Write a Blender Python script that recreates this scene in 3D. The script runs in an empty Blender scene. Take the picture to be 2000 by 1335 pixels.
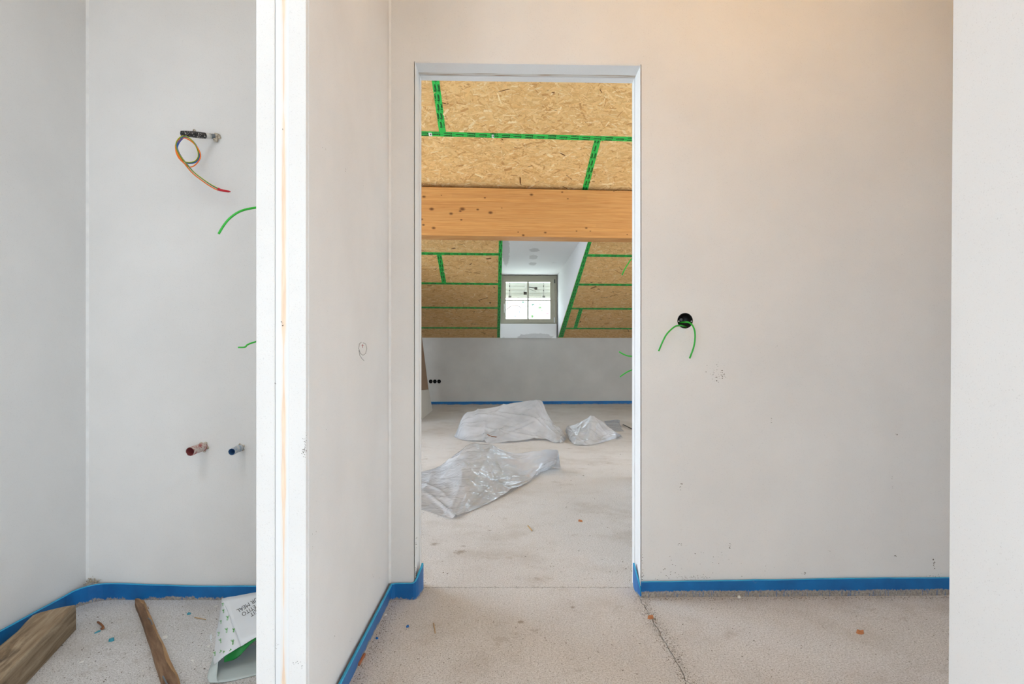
import bpy, bmesh, math, random
import numpy as np
from mathutils import Vector, Matrix, noise
from mathutils.bvhtree import BVHTree
random.seed(7); rng = np.random.default_rng(7)
S = bpy.context.scene
COL = S.collection
R = math.radians

# ------------------------------------------------------------------ camera, world, sun, lamps, exposure
F, CX, HY, EYE = 1111.0, 1000.0, 687.0, 0.942        # focal length in pixels, centre column, horizon row, eye height
cam = bpy.data.cameras.new('camera'); co = bpy.data.objects.new('camera', cam); COL.objects.link(co)
co.location = (0, 0, EYE); co.rotation_euler = (R(90), 0, 0)
cam.sensor_width = 36; cam.lens = F / 2000 * 36
cam.shift_y = (HY - 667.5) / 2000
cam.clip_start = 0.05; cam.clip_end = 2000
S.camera = co
S.view_settings.view_transform = 'Standard'; S.view_settings.look = 'None'
S.view_settings.gamma = 1; S.view_settings.use_curve_mapping = False
S.view_settings.exposure = 0.09

W = bpy.data.worlds.new('world'); S.world = W; W.use_nodes = True
bg = W.node_tree.nodes['Background']
bg.inputs['Color'].default_value = (0.72, 0.86, 1.0, 1); bg.inputs['Strength'].default_value = 8.5

def lamp(name, kind, loc, rot, energy, color, size=None, size_y=None):
    l = bpy.data.lights.new(name, kind); l.energy = energy; l.color = color
    if kind == 'AREA':
        l.shape = 'RECTANGLE'; l.size = size; l.size_y = size_y
    o = bpy.data.objects.new(name, l); COL.objects.link(o); o.location = loc; o.rotation_euler = rot
    return o
# openings that let the sky in (portals guide the sampling, they give off no light of their own)
def portal(name, loc, rot, sx, sy):
    o = lamp(name, 'AREA', loc, rot, 1, (1, 1, 1), sx, sy); o.data.cycles.is_portal = True
portal('rear_opening', (-1.32, -2.97, 1.05), (R(90), 0, 0), .4, 1.5)
portal('side_opening', (-1.66, -2.05, 1.0), (R(90), 0, R(-90)), 1.7, 1.8)
portal('added_right_opening', (.90, -.95, .78), (R(90), 0, R(90)), 1.5, 1.16)  # opening put in to brighten the left room
portal('added_roof_opening', (-1.17, .45, 2.76), (0, 0, 0), .5, 1.1)  # ceiling gap added for more light in the left room
portal('added_corridor_opening', (4.58, 1.66, .56), (R(90), 0, R(90)), .9, .88)  # opening added for cool light low on the door wall's right end
portal('dormer_opening', (.30, 10.36, 1.87), (R(90), 0, R(180)), 1.1, .95)
# daylight through the gable windows of the far room, each gable lamp standing in its window opening
lamp('window_daylight_far_left', 'AREA', (-4.42, 4.4, 1.5), (R(90), 0, R(-90)), 60, (.72, .86, 1), 2.5, 1.4)
lamp('added_roof_fill', 'AREA', (-2.75, 4.3, 3.17), (R(-20), R(0), 0), 42, (.45, .70, 1), .85, 1.2)  # added cool fill for the floor, hung below the uncut roof
lamp('window_daylight_far_right', 'AREA', (4.42, 4.4, 1.5), (R(90), 0, R(90)), 58, (.68, .84, 1), 2.2, 1.4)
# unseen warm light, added near the ceiling to tint the upper walls
lamp('added_warm_fill', 'POINT', (.85, 1.25, 2.60), (0, 0, 0), 7.5, (1, .60, .12)).data.shadow_soft_size = .04

# ------------------------------------------------------------------ helpers
def srgb(r, g, b):
    f = lambda c: c / 12.92 if c <= .04045 else ((c + .055) / 1.055) ** 2.4
    return (f(r / 255), f(g / 255), f(b / 255), 1)
def ray(px, py): return Vector(((px - CX) / F, 1, (HY - py) / F))
ORG = Vector((0, 0, EYE))
def at(px, py, Y): return ORG + ray(px, py) * Y
def onfloor(px, py, z=0.0):
    d = ray(px, py); return ORG + d * ((z - EYE) / d.z)
TAN = 0.36; KY, KT, KZ = 10.22, 0.0437, 1.198
def kneeY(x): return KY + KT * x
def slopez(x, y): return KZ + TAN * (kneeY(x) - y)
SN = Vector((-TAN * KT, TAN, 1)).normalized() * -1     # slope normal pointing into the room
def onslope(px, py, off=0.0):
    d = ray(px, py)   # EYE + t*dz = KZ + TAN*(KY + KT*t*dx - t)
    t = (KZ + TAN * KY - EYE) / (d.z - TAN * KT * d.x + TAN)
    return ORG + d * t + SN * off
def onknee(px, py, off=0.0):
    d = ray(px, py); t = (KY + off) / (1 - KT * d.x); return ORG + d * t
DW0, DW1 = 2.183, 0.0166
def doorY(x): return 2.178 if x < -.471 else DW0 + DW1 * x
def ondoorwall(px, py, off=0.0):
    d = ray(px, py)
    t = (2.178 - off) if px < 761 else (DW0 - off) / (1 - DW1 * d.x)
    return ORG + d * t
def onx(px, py, X):
    d = ray(px, py); return ORG + d * (X / d.x)

def link(o, parent=None, label=None, cat=None, group=None, kind=None):
    COL.objects.link(o)
    if parent is not None:
        o.parent = parent
        if parent.type == 'EMPTY': o.matrix_parent_inverse = Matrix.Translation(-Vector(parent.location))
        else: o.matrix_parent_inverse = parent_inv(parent)
    tag(o, label, cat, group, kind); return o
def parent_inv(p):
    return Matrix.Identity(4)
def tag(o, label=None, cat=None, group=None, kind=None):
    if label: o['label'] = label
    if cat: o['category'] = cat
    if group: o['group'] = group
    if kind: o['kind'] = kind
def empty(name, loc, label, cat, group=None):
    o = bpy.data.objects.new(name, None); o.location = loc; o.empty_display_size = .05
    COL.objects.link(o); tag(o, label, cat, group); return o
def mobj(name, verts, faces, mat, parent=None, smooth=False, **kw):
    me = bpy.data.meshes.new(name); me.from_pydata([tuple(v) for v in verts], [], faces)
    me.validate(); me.update()
    if mat: me.materials.append(mat)
    if smooth: me.polygons.foreach_set('use_smooth', [True] * len(me.polygons))
    return link(bpy.data.objects.new(name, me), parent, **kw)
def bobj(name, bm, mat, parent=None, smooth=False, **kw):
    bmesh.ops.recalc_face_normals(bm, faces=bm.faces[:])
    me = bpy.data.meshes.new(name); bm.to_mesh(me); bm.free()
    if mat: me.materials.append(mat)
    if smooth: me.polygons.foreach_set('use_smooth', [True] * len(me.polygons))
    return link(bpy.data.objects.new(name, me), parent, **kw)
def hexa(bm, lo4, hi4):
    """a six-sided solid from two loops of four points"""
    a = [bm.verts.new(p) for p in lo4]; b = [bm.verts.new(p) for p in hi4]
    bm.faces.new(a[::-1]); bm.faces.new(b)
    for i in range(4): bm.faces.new((a[i], a[(i + 1) % 4], b[(i + 1) % 4], b[i]))
def prism(bm, pts, vec):
    vec = Vector(vec); a = [bm.verts.new(p) for p in pts]; b = [bm.verts.new(Vector(p) + vec) for p in pts]
    bm.faces.new(a[::-1]); bm.faces.new(b); n = len(a)
    for i in range(n): bm.faces.new((a[i], a[(i + 1) % n], b[(i + 1) % n], b[i]))
def box(bm, x0, x1, y0, y1, z0, z1):
    hexa(bm, [(x0, y0, z0), (x1, y0, z0), (x1, y1, z0), (x0, y1, z0)], [(x0, y0, z1), (x1, y0, z1), (x1, y1, z1), (x0, y1, z1)])
def bev(bm, w, seg=1):
    bmesh.ops.bevel(bm, geom=bm.edges[:], offset=w, segments=seg, affect='EDGES', profile=.5)
def catmull(pts, n):
    pts = [Vector(p) for p in pts]; out = []
    P = [pts[0] * 2 - pts[1]] + pts + [pts[-1] * 2 - pts[-2]]
    for i in range(1, len(P) - 2):
        for k in range(n):
            t = k / n; a, b, c, d = P[i - 1], P[i], P[i + 1], P[i + 2]
            out.append(.5 * ((2 * b) + (c - a) * t + (2 * a - 5 * b + 4 * c - d) * t * t + (3 * b - a - 3 * c + d) * t ** 3))
    out.append(pts[-1]); return out
def tube(bm, pts, r, seg=8, cap=True, radii=None):
    pts = [Vector(p) for p in pts]; rings = []; prev = None
    for i, p in enumerate(pts):
        t = (pts[min(i + 1, len(pts) - 1)] - pts[max(i - 1, 0)]).normalized()
        if prev is None:
            u = t.cross(Vector((0, 0, 1)));
            if u.length < .1: u = t.cross(Vector((1, 0, 0)))
        else: u = prev - t * prev.dot(t)
        u.normalize(); prev = u; v = t.cross(u); rr = radii[i] if radii else r
        rings.append([bm.verts.new(p + (u * math.cos(2 * math.pi * k / seg) + v * math.sin(2 * math.pi * k / seg)) * rr) for k in range(seg)])
    for a, b in zip(rings, rings[1:]):
        for k in range(seg): bm.faces.new((a[k], a[(k + 1) % seg], b[(k + 1) % seg], b[k]))
    if cap: bm.faces.new(rings[0][::-1]); bm.faces.new(rings[-1])
    return rings
def tube_obj(name, pts, r, mat, parent=None, seg=8, n=6, **kw):
    bm = bmesh.new(); tube(bm, catmull(pts, n) if n else pts, r, seg); return bobj(name, bm, mat, parent, True, **kw)
def lathe(bm, c, axis, prof, seg=24, capends=False):
    """prof: (distance along axis, radius)"""
    axis = Vector(axis).normalized(); u = axis.orthogonal().normalized(); v = axis.cross(u); c = Vector(c); rings = []
    for d, r in prof:
        rings.append([bm.verts.new(c + axis * d + (u * math.cos(2 * math.pi * k / seg) + v * math.sin(2 * math.pi * k / seg)) * r) for k in range(seg)])
    for a, b in zip(rings, rings[1:]):
        for k in range(seg): bm.faces.new((a[k], a[(k + 1) % seg], b[(k + 1) % seg], b[k]))
    if capends: bm.faces.new(rings[0][::-1]); bm.faces.new(rings[-1])

# ------------------------------------------------------------------ materials
class NT:
    def __init__(s, name):
        s.m = bpy.data.materials.new(name); s.m.use_nodes = True; s.t = s.m.node_tree
        s.b = s.t.nodes['Principled BSDF']; s.out = s.t.nodes['Material Output']
        s._tc = None
    def n(s, typ, **kw):
        o = s.t.nodes.new(typ)
        for k, v in kw.items(): setattr(o, k, v)
        return o
    def set(s, sock, v):
        if isinstance(v, bpy.types.NodeSocket): s.t.links.new(v, sock)
        elif v is not None: sock.default_value = v
    def co(s):
        if s._tc is None: s._tc = s.n('ShaderNodeTexCoord').outputs['Object']
        return s._tc
    def mapping(s, scale=(1, 1, 1), rot=(0, 0, 0), loc=(0, 0, 0), vec=None):
        o = s.n('ShaderNodeMapping'); s.set(o.inputs[0], vec or s.co()); o.inputs['Scale'].default_value = scale
        o.inputs['Rotation'].default_value = rot; o.inputs['Location'].default_value = loc; return o.outputs[0]
    def noise(s, scale, detail=3, rough=.55, vec=None, dist=0):
        o = s.n('ShaderNodeTexNoise'); s.set(o.inputs['Vector'], vec or s.co())
        o.inputs['Scale'].default_value = scale; o.inputs['Detail'].default_value = detail; o.inputs['Roughness'].default_value = rough
        o.inputs['Distortion'].default_value = dist; return o.outputs[0]
    def ramp(s, fac, stops, interp='LINEAR'):
        o = s.n('ShaderNodeValToRGB'); s.set(o.inputs[0], fac); e = o.color_ramp.elements; o.color_ramp.interpolation = interp
        while len(e) < len(stops): e.new(.5)
        for k, (p, c) in enumerate(stops):
            e[k].position = p; e[k].color = c if len(c) == 4 else (*c, 1)
        return o.outputs[0]
    def rng(s, fac, a, b, c=0., d=1.):
        o = s.n('ShaderNodeMapRange'); o.clamp = True; s.set(o.inputs[0], fac)
        for k, v in enumerate((a, b, c, d)): s.set(o.inputs[k + 1], v)
        return o.outputs[0]
    def math(s, op, a, b=None):
        o = s.n('ShaderNodeMath', operation=op); s.set(o.inputs[0], a)
        if b is not None: s.set(o.inputs[1], b)
        return o.outputs[0]
    def mix(s, fac, a, b, mode='MIX'):
        o = s.n('ShaderNodeMix', data_type='RGBA', blend_type=mode); s.set(o.inputs[0], fac); s.set(o.inputs[6], a); s.set(o.inputs[7], b); return o.outputs[2]
    def xyz(s, vec=None):
        o = s.n('ShaderNodeSeparateXYZ'); s.set(o.inputs[0], vec or s.co()); return o.outputs
    def bump(s, h, strength=.3, dist=.002, normal=None):
        o = s.n('ShaderNodeBump'); s.set(o.inputs['Height'], h); o.inputs['Strength'].default_value = strength; o.inputs['Distance'].default_value = dist
        if normal: s.set(o.inputs['Normal'], normal)
        return o.outputs[0]
    def fin(s, color=None, rough=.6, bump=None, spec=.5, metal=0.):
        s.set(s.b.inputs['Base Color'], color); s.set(s.b.inputs['Roughness'], rough); s.set(s.b.inputs['Normal'], bump)
        s.b.inputs['Specular IOR Level'].default_value = spec; s.b.inputs['Metallic'].default_value = metal
        return s.m
def plain(name, c, rough=.5, spec=.5, metal=0, var=.06, bump=0, bscale=200):
    n = NT(name); d = tuple(x * (1 - var) for x in c[:3]) + (1,); l = tuple(min(1, x * (1 + var)) for x in c[:3]) + (1,)
    col = n.ramp(n.noise(18, 4), [(.3, d), (.7, l)])
    return n.fin(col, rough, n.bump(n.noise(bscale, 2), bump, .001) if bump else None, spec, metal)

def plaster(name, c, mott=.04, bstr=.16):
    n = NT(name)
    big = n.noise(2.2, 4, .6); fine = n.noise(160, 3, .6)
    d = tuple(x * (1 - mott) for x in c[:3]) + (1,); l = tuple(min(1, x * (1 + mott)) for x in c[:3]) + (1,)
    col = n.ramp(big, [(.3, d), (.7, l)])
    col = n.mix(n.rng(n.noise(420, 2), .30, .36, .22, 0), col, srgb(150, 145, 138))
    h = n.math('ADD', n.math('MULTIPLY', fine, .6), n.noise(420, 2, .6))
    return n.fin(col, .85, n.bump(h, bstr, .0015), .25)
WHITE = (.83, .81, .785, 1)
M = {}
M['plaster'] = plaster('wall_plaster', WHITE)
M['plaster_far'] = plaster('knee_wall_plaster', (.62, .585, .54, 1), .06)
M['plaster_bright'] = plaster('edge_plaster', (.90, .895, .885, 1), .02)
M['caulk'] = plain('corner_filler', (.85, .84, .82, 1), .6)

# filled gypsum of the dormer with patches of joint filler
n = NT('dormer_plaster')
pat = n.noise(3.6, 3, .5, dist=.6)
col = n.mix(n.rng(pat, .70, .74, 0, .4), (.93, .915, .895, 1), (.68, .655, .63, 1)); ND, DCOL = n, col
M['dormer'] = n.fin(col, .75, n.bump(n.noise(30, 4), .08, .002), .3)

# reveal timber: white paint, raw wood showing along one streak
n = NT('painted_timber')
z = n.xyz()
wav = n.noise(3.2, 3, .6, n.mapping((0.2, .2, 1)))
wood = n.ramp(n.noise(30, 4, .6, n.mapping((8, 8, .5))), [(.3, srgb(236, 196, 158)), (.7, srgb(250, 226, 196))])
dx = n.math('ABSOLUTE', n.math('SUBTRACT', z[0], -.5255))
wid = n.rng(wav, .40, .68, .0002, .0058)
mask = n.math('LESS_THAN', dx, wid)
soft = n.math('MULTIPLY', n.rng(dx, .0, .009, .55, 0), n.rng(wav, .3, .6))
m2 = n.math('MAXIMUM', n.math('MULTIPLY', mask, .8), soft)
M['timber_strip'] = n.fin(n.mix(m2, (.84, .835, .825, 1), wood), .6, n.bump(n.noise(40, 3, .6, n.mapping((6, 6, .3))), .15, .002), .3)
n = NT('raw_reveal_timber')
wood = n.ramp(n.noise(14, 4, .6, n.mapping((.4, 6, 6))), [(.36, srgb(176, 146, 116)), (.46, srgb(214, 206, 196)), (.7, srgb(224, 220, 212))])
M['reveal_timber'] = n.fin(wood, .7, None, .3)

# screed
n = NT('cement_screed')
big = n.noise(1.1, 5, .62); mid = n.noise(7, 5, .65); fine = n.noise(240, 3, .7); vf = n.noise(620, 2, .6)
col = n.ramp(big, [(.30, srgb(217, 213, 210)), (.5, srgb(230, 227, 225)), (.7, srgb(238, 236, 236))])
col = n.mix(n.rng(mid, .42, .70, 0, .45), col, srgb(233, 231, 228))
col = n.mix(n.rng(n.noise(4.2, 6, .72, n.mapping((1, 1, 1), loc=(3.3, 7.7, 0))), .60, .72, 0, .5), col, srgb(146, 124, 98))
col = n.mix(n.rng(n.noise(130, 5, .75), .36, .58, .34, 0), col, srgb(150, 140, 128))
col = n.mix(n.rng(n.noise(2.6, 5, .7, n.mapping((1, 1, 1), loc=(9.1, 2.2, 0))), .50, .66, 0, .26), col, srgb(164, 150, 132))
col = n.mix(n.rng(fine, .36, .50, .60, 0), col, srgb(120, 108, 95))
col = n.mix(n.rng(vf, .28, .38, .8, 0), col, srgb(76, 66, 56))
col = n.mix(n.rng(vf, .68, .74, 0, .5), col, srgb(232, 226, 216))
st = None
for px_, py_, r_ in ((898, 1077, .075), (850, 1062, .06), (1046, 1230, .035), (1018, 1214, .028), (1117, 1186, .025), (905, 1066, .03), (956, 1035, .03)):
    d_ = ray(px_, py_); p_ = ORG + d_ * (-EYE / d_.z)
    vm = n.n('ShaderNodeVectorMath', operation='DISTANCE'); n.set(vm.inputs[0], n.co()); vm.inputs[1].default_value = p_
    v_ = n.rng(vm.outputs['Value'], 0, r_, 1, 0); st = v_ if st is None else n.math('MAXIMUM', st, v_)
stn = n.math('ADD', n.math('MULTIPLY', st, .55), n.noise(34, 5, .7))
col = n.mix(n.math('MULTIPLY', n.rng(stn, .80, 1.0, 0, .6), n.rng(st, .02, .1)), col, srgb(124, 102, 76))
hh = n.math('ADD', n.math('MULTIPLY', fine, .8), n.math('ADD', n.math('MULTIPLY', vf, .5), n.math('MULTIPLY', mid, 1.2)))
M['screed'] = n.fin(col, .82, n.bump(hh, .55, .003), .35)
M['subfloor'] = plain('joint_dirt', srgb(110, 98, 86), .9)

# oriented strand board: every strand is a face with its own colour
n = NT('strand_board')
a = n.n('ShaderNodeAttribute', attribute_name='strand').outputs['Color']
g = n.noise(60, 3, .6, n.mapping((1, 5, 5)))
col = n.mix(n.rng(g, .3, .7, .25, 0), a, srgb(150, 96, 48))
col = n.mix(n.rng(n.noise(95, 2), .25, .31, .75, 0), col, srgb(72, 46, 26))
M['osb'] = n.fin(col, .5, n.bump(g, .15, .001), .3)
n = NT('strand_board_plain')
col = n.ramp(n.noise(14, 5, .65, n.mapping((1, 3, 3))), [(.3, srgb(208, 156, 90)), (.5, srgb(230, 180, 110)), (.7, srgb(244, 202, 136))])
M['osb_plain'] = n.fin(col, .6)

# glued laminated timber
KNOTS = [(903, 408, 2.2), (881, 417, 1.6), (958, 415, 1.8), (933, 409, 1.2), (843, 408, 1.9), (828, 384, 1.5), (947, 386, .9), (1038, 380, 1.5),
         (1098, 375, .9), (901, 429, 1.0), (827, 439, 1.2), (847, 445, 1.6), (1022, 459, 1.2), (1145, 445, 1.1), (1065, 454, 1.2), (1126, 451, .8),
         (1012, 453, .7), (1153, 451, .7), (1225, 458, .7), (899, 412, 1.2), (824, 428, 1.1), (980, 406, .6), (1199, 373, .7), (1109, 388, .8), (862, 381, .6)]
n = NT('laminated_beam')
z = n.xyz(); lam = n.math('FLOOR', n.math('DIVIDE', z[2], .042))
cx = n.n('ShaderNodeCombineXYZ'); n.set(cx.inputs[2], n.math('MULTIPLY', lam, 3.7)); n.set(cx.inputs[0], n.math('FLOOR', n.math('MULTIPLY', n.math('ADD', z[0], n.math('MULTIPLY', lam, .83)), .7)))
wn = n.n('ShaderNodeTexWhiteNoise'); n.set(wn.inputs[0], cx.outputs[0])
gr = n.noise(9, 5, .6, n.mapping((.35, 1, 14)), dist=.35)
base = n.ramp(gr, [(.28, srgb(196, 130, 68)), (.5, srgb(216, 154, 88)), (.72, srgb(226, 172, 108))])
col = n.mix(n.rng(wn.outputs[0], 0, 1, 0, .30), base, srgb(186, 126, 74))
edge = n.math('ABSOLUTE', n.math('SUBTRACT', n.math('FRACT', n.math('DIVIDE', z[2], .042)), .5))
col = n.mix(n.rng(edge, .46, .5, 0, .35), col, srgb(140, 84, 38))
BY0, BY1 = 6.0, .07
def onbeam(px, py):
    d = ray(px, py); return ORG + d * (BY0 / (1 - BY1 * d.x))
km = None
for px, py, r in KNOTS:
    p = onbeam(px, py); s_ = r * 2.1 / F * 6.0
    mp = n.mapping((1 / (s_ * 1.25), 1 / .3, 1 / (s_ * .8)), loc=(-p.x / (s_ * 1.25), -p.y / .3, -p.z / (s_ * .8)))
    ln = n.n('ShaderNodeVectorMath', operation='LENGTH'); n.set(ln.inputs[0], mp)
    v = n.math('ADD', n.rng(ln.outputs['Value'], .45, .75, .55, 0), n.rng(ln.outputs['Value'], .9, 1.2, .45, 0))
    km = v if km is None else n.math('MAXIMUM', km, v)
col = n.mix(n.math('MULTIPLY', km, .85), col, srgb(88, 46, 20))
M['glulam'] = n.fin(col, .5, n.bump(gr, .06, .002), .3)

def rough_wood(name, cols, stretch, dark, dscale=3.0, rot=(0, 0, 0)):
    n = NT(name); rc = n.mapping((1, 1, 1), rot); v = n.mapping(stretch, vec=rc)
    g = n.noise(1, 6, .65, v, .5)
    col = n.ramp(g, [(.25, cols[0]), (.5, cols[1]), (.72, cols[2])])
    col = n.mix(n.rng(n.noise(dscale, 5, .65, n.mapping((2, .5, 2), vec=rc)), .56, .68, 0, .75), col, dark)
    return n.fin(col, .8, n.bump(n.math('ADD', g, n.noise(160, 3)), .5, .003), .25)
M['block'] = rough_wood('weathered_timber', [srgb(108, 88, 66), srgb(152, 130, 104), srgb(184, 164, 136)], (45, 4, 45), srgb(62, 47, 34), 6, (0, 0, R(-17.8)))
M['stick'] = rough_wood('bark_brown_lath', [srgb(92, 68, 52), srgb(132, 102, 78), srgb(162, 132, 104)], (50, 5, 50), srgb(84, 58, 42), 9, (0, 0, R(-39.4)))
M['splint'] = rough_wood('fresh_split_wood', [srgb(146, 108, 74), srgb(184, 144, 102), srgb(206, 170, 128)], (70, 6, 70), srgb(132, 92, 58), 9, (0, 0, R(-39.4)))

# blue edge foam with dried screed on its lower part
def foam(name, lo, hi, amount=.5, pamp=.05, streak=.045, spots=.70):
    n = NT(name); z = n.xyz()
    nz = n.noise(38, 5, .7, n.mapping((1, 1, .25))); patch = n.noise(5, 4, .6); scr = n.noise(170, 3, .7, n.mapping((1, 1, .10)))
    h = n.math('ADD', z[2], n.math('MULTIPLY', n.math('SUBTRACT', nz, .5), -streak))
    h = n.math('ADD', h, n.math('MULTIPLY', n.math('SUBTRACT', patch, .5), -pamp))
    h = n.math('ADD', h, n.math('MULTIPLY', n.math('SUBTRACT', scr, .5), .022))
    m = n.rng(h, amount, amount + .003, 1, 0)
    m = n.math('MULTIPLY', m, n.rng(scr, .34, .44, .25, 1))
    m = n.math('MAXIMUM', m, n.rng(n.noise(26, 5, .75, n.mapping((.6, .6, 2))), spots, spots + .03, 0, .7))
    blue = n.ramp(n.noise(12, 3), [(.3, lo), (.7, hi)])
    dirt = n.ramp(n.noise(150, 3), [(.3, srgb(128, 120, 112)), (.7, srgb(182, 174, 164))])
    return n.fin(n.mix(m, blue, dirt), .42, n.bump(nz, .2, .002), .5)
M['foam'] = foam('edge_foam', srgb(4, 94, 160), srgb(10, 116, 186), .006)
M['foam_dirty'] = foam('edge_foam_dirty', srgb(4, 94, 160), srgb(10, 116, 186), .0225, .014, .008, .67)

M['foam_top'] = plain('foam_top_edge', srgb(48, 164, 208), .6, var=.1)  # paler blue for the top faces of the strips
M['tape'] = plain('green_tape', srgb(44, 186, 76), .38, .5, var=.08)
M['print'] = plain('black_print', srgb(16, 34, 18), .5)
M['sticker'] = plain('paper_sticker', srgb(225, 222, 214), .6)
def film(name, fac, tint):
    n = NT(name)
    n.b.inputs['Base Color'].default_value = tint; n.b.inputs['Roughness'].default_value = .35
    tl = n.n('ShaderNodeBsdfTranslucent'); tl.inputs[0].default_value = tint
    m1 = n.n('ShaderNodeMixShader'); m1.inputs[0].default_value = .35; n.t.links.new(n.b.outputs[0], m1.inputs[1]); n.t.links.new(tl.outputs[0], m1.inputs[2])
    tr = n.n('ShaderNodeBsdfTransparent'); tr.inputs[0].default_value = (.95, .97, 1, 1)
    m2 = n.n('ShaderNodeMixShader'); n.t.links.new(tr.outputs[0], m2.inputs[1]); n.t.links.new(m1.outputs[0], m2.inputs[2])
    f = n.rng(n.noise(3, 3), .3, .7, fac - .14, fac + .14); n.t.links.new(f, m2.inputs[0])
    gl = n.n('ShaderNodeBsdfGlossy'); gl.inputs['Roughness'].default_value = .09; gl.inputs[0].default_value = (.95, .97, 1, 1)
    b = n.bump(n.noise(9, 3, .55, None, 1.0), .55, .03); n.t.links.new(b, gl.inputs['Normal'])
    fr = n.n('ShaderNodeFresnel'); fr.inputs[0].default_value = 1.7; n.t.links.new(b, fr.inputs['Normal'])
    m3 = n.n('ShaderNodeMixShader'); n.t.links.new(n.math('ADD', n.math('MULTIPLY', fr.outputs[0], .75), .05), m3.inputs[0])
    n.t.links.new(m2.outputs[0], m3.inputs[1]); n.t.links.new(gl.outputs[0], m3.inputs[2])
    n.t.links.new(m3.outputs[0], n.out.inputs[0]); return n.m
M['film'] = film('plastic_film', .68, (.93, .95, 1, 1))
M['film_thin'] = film('plastic_film_thin', .60, (.93, .95, 1, 1))
M['paper'] = plain('white_paper', srgb(232, 235, 238), .6, var=.02)
M['paper_in'] = plain('grey_paper_inside', srgb(196, 206, 204), .6, var=.04)
M['paper_green'] = plain('green_paper', srgb(8, 128, 50), .5)
M['ink'] = plain('black_ink', srgb(28, 28, 30), .6)
M['ink_green'] = plain('green_ink', srgb(72, 168, 52), .6)
M['cable'] = plain('green_conduit_plastic', srgb(46, 182, 52), .4, .5)
M['cable_far'] = M['cable']
n = NT('black_conduit'); col = n.mix(n.rng(n.noise(170, 3, .7), .58, .62), srgb(36, 34, 34), srgb(214, 208, 198)); M['conduit'] = n.fin(col, .5)
M['white_sleeve'] = plain('white_sleeve', srgb(222, 219, 212), .6)
M['grey_sleeve'] = plain('grey_plastic', srgb(110, 116, 120), .5)
n = NT('mortar'); col = n.ramp(n.noise(120, 4), [(.3, srgb(140, 124, 104)), (.5, srgb(200, 188, 168)), (.7, srgb(226, 216, 200))]); M['mortar'] = n.fin(col, .9, n.bump(n.noise(200, 3), .6, .003))
n = NT('red_pipe'); col = n.mix(n.rng(n.noise(70, 4, .7), .40, .54), srgb(168, 72, 68), srgb(214, 200, 190)); M['red_pipe'] = n.fin(col, .6)
n = NT('blue_pipe'); col = n.mix(n.rng(n.noise(70, 4, .7), .36, .54), srgb(112, 150, 186), srgb(206, 206, 204)); M['blue_pipe'] = n.fin(col, .6)
M['red_in'] = plain('red_pipe_inside', srgb(116, 42, 44), .6); M['blue_in'] = plain('blue_pipe_inside', srgb(48, 92, 138), .6)
M['wire_yg'] = plain('yellow_wire', srgb(222, 190, 30), .4); M['wire_green'] = plain('green_wire_stripe', srgb(70, 150, 40), .4)
M['wire_blue'] = plain('blue_wire', srgb(16, 92, 170), .4); M['wire_or'] = plain('orange_wire', srgb(250, 122, 14), .4)
M['red_tape'] = plain('red_insulating_tape', srgb(200, 22, 40), .4)
M['black'] = plain('black_plastic', srgb(16, 15, 14), .5)
M['void'] = plain('dark_socket', srgb(8, 8, 8), .8)
M['white_bits'] = plain('white_crumbs', srgb(232, 228, 220), .8)
M['grit'] = plain('dark_grit', srgb(98, 84, 68), .9, var=.3)
M['specks'] = plain('mortar_specks', srgb(104, 92, 78), .9, var=.4)
M['frame'] = plain('window_paint', srgb(176, 170, 150), .4, var=.02)
M['handle'] = plain('white_handle', srgb(226, 226, 218), .35)
M['hinge'] = plain('dark_hinge', srgb(84, 84, 76), .4); M['hinge_w'] = plain('light_hinge', srgb(214, 218, 220), .3)
M['slat'] = plain('blind_slat', srgb(196, 194, 182), .35, var=.03)
M['cord'] = plain('blind_cord', srgb(110, 110, 104), .6)
M['motor'] = plain('cable_plug_plastic', srgb(74, 70, 64), .5)
M['fibreboard'] = plain('brown_fibreboard', srgb(142, 112, 86), .7, var=.06)
M['gypsum'] = plain('gypsum_offcut', srgb(196, 188, 176), .8, var=.03)
n = NT('window_glass'); gl = n.n('ShaderNodeBsdfGlossy'); gl.inputs['Roughness'].default_value = .02
tr = n.n('ShaderNodeBsdfTransparent'); tr.inputs[0].default_value = (.99, .99, .99, 1); mx = n.n('ShaderNodeMixShader'); mx.inputs[0].default_value = .05
n.t.links.new(tr.outputs[0], mx.inputs[1]); n.t.links.new(gl.outputs[0], mx.inputs[2]); n.t.links.new(mx.outputs[0], n.out.inputs[0]); M['glass'] = n.m

# ------------------------------------------------------------------ floor: screed fields with open joints
bm = bmesh.new(); box(bm, -4.8, 4.8, -3.3, 10.6, -.25, -.014)
floor = bobj('floor', bm, M['subfloor'], kind='structure')
def jag(a, b, n, amp, seed):
    out = []; a = Vector(a); b = Vector(b); d = (b - a); nn = Vector((-d.y, d.x, 0)).normalized()
    for i in range(n + 1):
        t = i / n; out.append(a + d * t + nn * (noise.noise(Vector((t * n * .55, seed, 0))) * amp))
    return out
def slab(name, top):
    bm = bmesh.new(); prism(bm, [(p[0], p[1], -.014) for p in top], (0, 0, .014)); bobj(name, bm, M['screed'], floor)
JY = EYE * F / (1148 - HY)
gapw = .0013
dj = jag((-4.7, JY + .01, 0), (4.7, JY + .004, 0), 240, .006, 1.3)
ck = jag(onfloor(1249, 1166), onfloor(1349, 1340), 34, .012, 4.1)
ck += jag(ck[-1], (.62, -3.2, 0), 60, .012, 7.7)[1:]
slab('screed_slab', [p + Vector((0, gapw, 0)) for p in dj] + [Vector((4.7, 10.5, 0)), Vector((-4.7, 10.5, 0))])
kx = ck[0].x
left = [p - Vector((0, gapw, 0)) for p in dj if p.x < kx - gapw]; left.append(Vector((kx - gapw, left[-1].y, 0)))
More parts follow.
